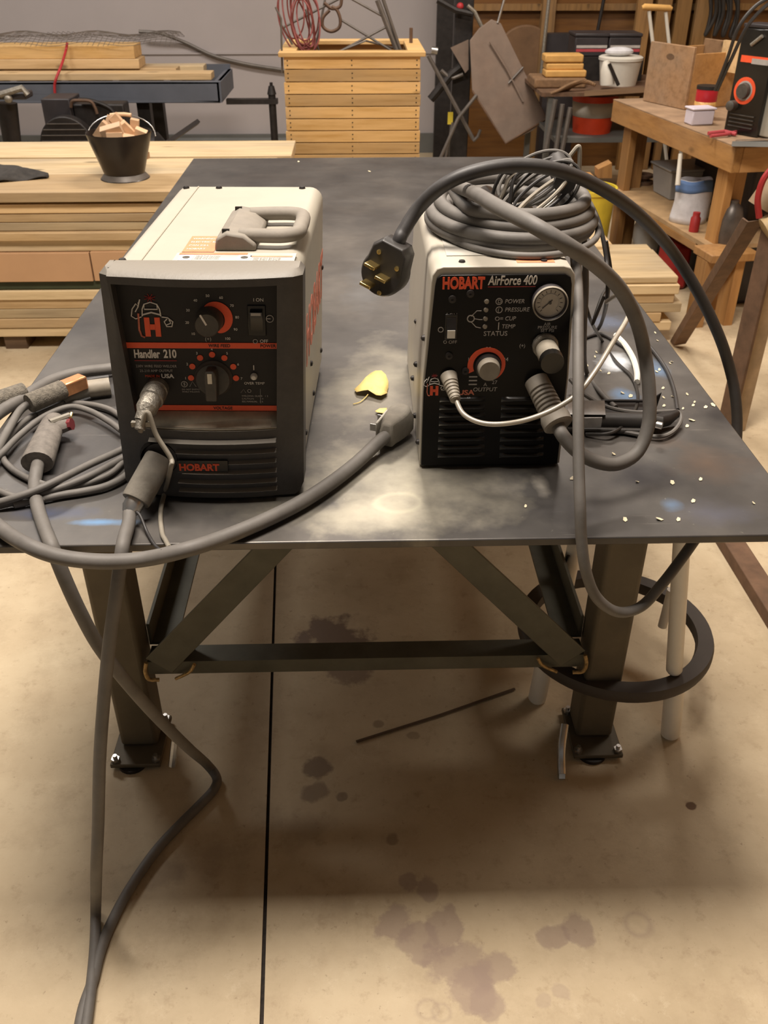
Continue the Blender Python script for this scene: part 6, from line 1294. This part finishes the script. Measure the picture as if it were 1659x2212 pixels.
# ------------------------------------------------------------------ pipe stand with dark ring under the table's right side
ps = thing('pipe_stand', 'white plastic pipe stand with a flat dark ring under the table right side', 'stand', U(1335, 1400, Z=0))
rzc = .17; rc = U(1326, 1362, Z=rzc); ro = .209
obj('dark_ring', MB(Matrix.Translation(rc)).lathe([(ro-.032, -.014), (ro, -.014), (ro+.003, -.006), (ro+.003, .006), (ro, .014), (ro-.032, .014), (ro-.036, 0)], n=64, closed=True), ring_m, ps, label='flat dark rubber ring')
for (fx, fy, tx, ty) in ((1160, 1512, 1178, 1440), (1447, 1588, 1452, 1500)):
    p_ = U(fx, fy, Z=0); t_ = U(tx, ty, Y=p_.y); t_.z = rzc-.0145; p2_ = p_.copy()
    obj('foot_pipe', MB().tube([Vector((p_.x, p_.y, 0)), Vector((p_.x, p_.y, .006)), Vector((t_.x, p_.y, rzc-.0145))], [.016, .0205, .0205], 16), pvc_m, ps)
p_ = Vector((rc.x+.02, rc.y+ro-.015, 0)); obj('foot_pipe', MB().tube([p_, p_+Vector((0, 0, rzc-.0145))], .02, 14), pvc_m, ps)
u0 = U(1456, 1452, Z=rzc+.015); u1 = U(1473, 1168, Y=u0.y+.03)
obj('upright_pipe', MB().tube([u0, u0+(u1-u0)*.02, u1, u1+(u1-u0)*.12], [.013, .0165, .0165, .0165], 16), pvc_m, ps)
u0 = U(1448, 1392, Z=rzc+.015); obj('upright_pipe', MB().tube([u0+Vector((0, .06, 0)), u0+Vector((.004, .062, .10))], .010, 14), pvc_m, ps)
u0 = U(1222, 1275, Z=rzc+.02); u1 = U(1244, 1168, Y=u0.y)
ub = obj('upright_pipe', MB().tube([u0, u1, u1+(u1-u0)*.4], .017, 16), pvc_m, ps)
obj('slot_mark', MB().tube([U(1222, 1215, Y=u0.y-.018), U(1228, 1200, Y=u0.y-.018)], .004, 6), dk_metal, ub)
# shiny fitting by the right foot plate
ac = thing('anchor_bolt', 'shiny bent steel fitting lying against the right table foot plate', 'fitting', U(1212, 1675, Z=0))
cable('rod', [U(1214, 1672, Z=.012), U(1213, 1640, Z=.03), U(1214, 1610, Z=.05), U(1220, 1565, Z=.075)], .009, steel, ac, 10)
obj('nut', MB().cyl(U(1206, 1674, Z=.008), U(1219, 1674, Z=.008), .010, n=6), steel, ac)
tag(obj('loose_anchor', MB().tube([U(372, 1655, Z=.009), U(378, 1600, Z=.06)], .008, 8), steel), 'small steel fitting behind the left table foot plate', 'fitting')
tag(obj('thin_stick', MB().tube([U(770, 1602, Z=.004), U(950, 1545, Z=.004), U(1112, 1488, Z=.004)], .004, 6, flat=.6), mat('stick_brown', hexc(84, 66, 48), .8)), 'thin brown stick lying on the floor under the table', 'stick')

for i, (x0_, x1_, y0_, y1_, z1_, m_, nm_, lb_) in enumerate(((.30, .56, .30, .62, .27, bat_m, 'near_dark_filler', 'dark box added for shade at the back of the lower shelf, near end'), (.34, .57, .64, .92, .31, dk_metal, 'far_dark_filler', 'dark block added for shade at the back of the lower shelf, far end'), (.69, .81, .05, bl-.05, .43, skid_wood, 'rear_dark_filler', 'long dark box added for shade behind the workbench shelf'))):  # added dark boxes stand in for the shade around the lower shelf
    z0_ = SZ+.001 if i < 2 else 0
    tag(obj(nm_, MB(MW).box(x0_+(.13 if i == 2 else 0), x1_+(.2 if i == 2 else 0), y0_, y1_, z0_, z0_+z1_+(.3 if i == 2 else 0)), m_, bevel=.012), lb_, ('case', 'dark box', 'crate')[i])
q = WPt(1375, 560, .0); tag(obj('grey_sack', MB().ball((q.x+.05, q.y, .14), .10, (.9, .8, 1.4)), clear_b), 'slumped grey sack under the bench beside the far leg', 'sack')
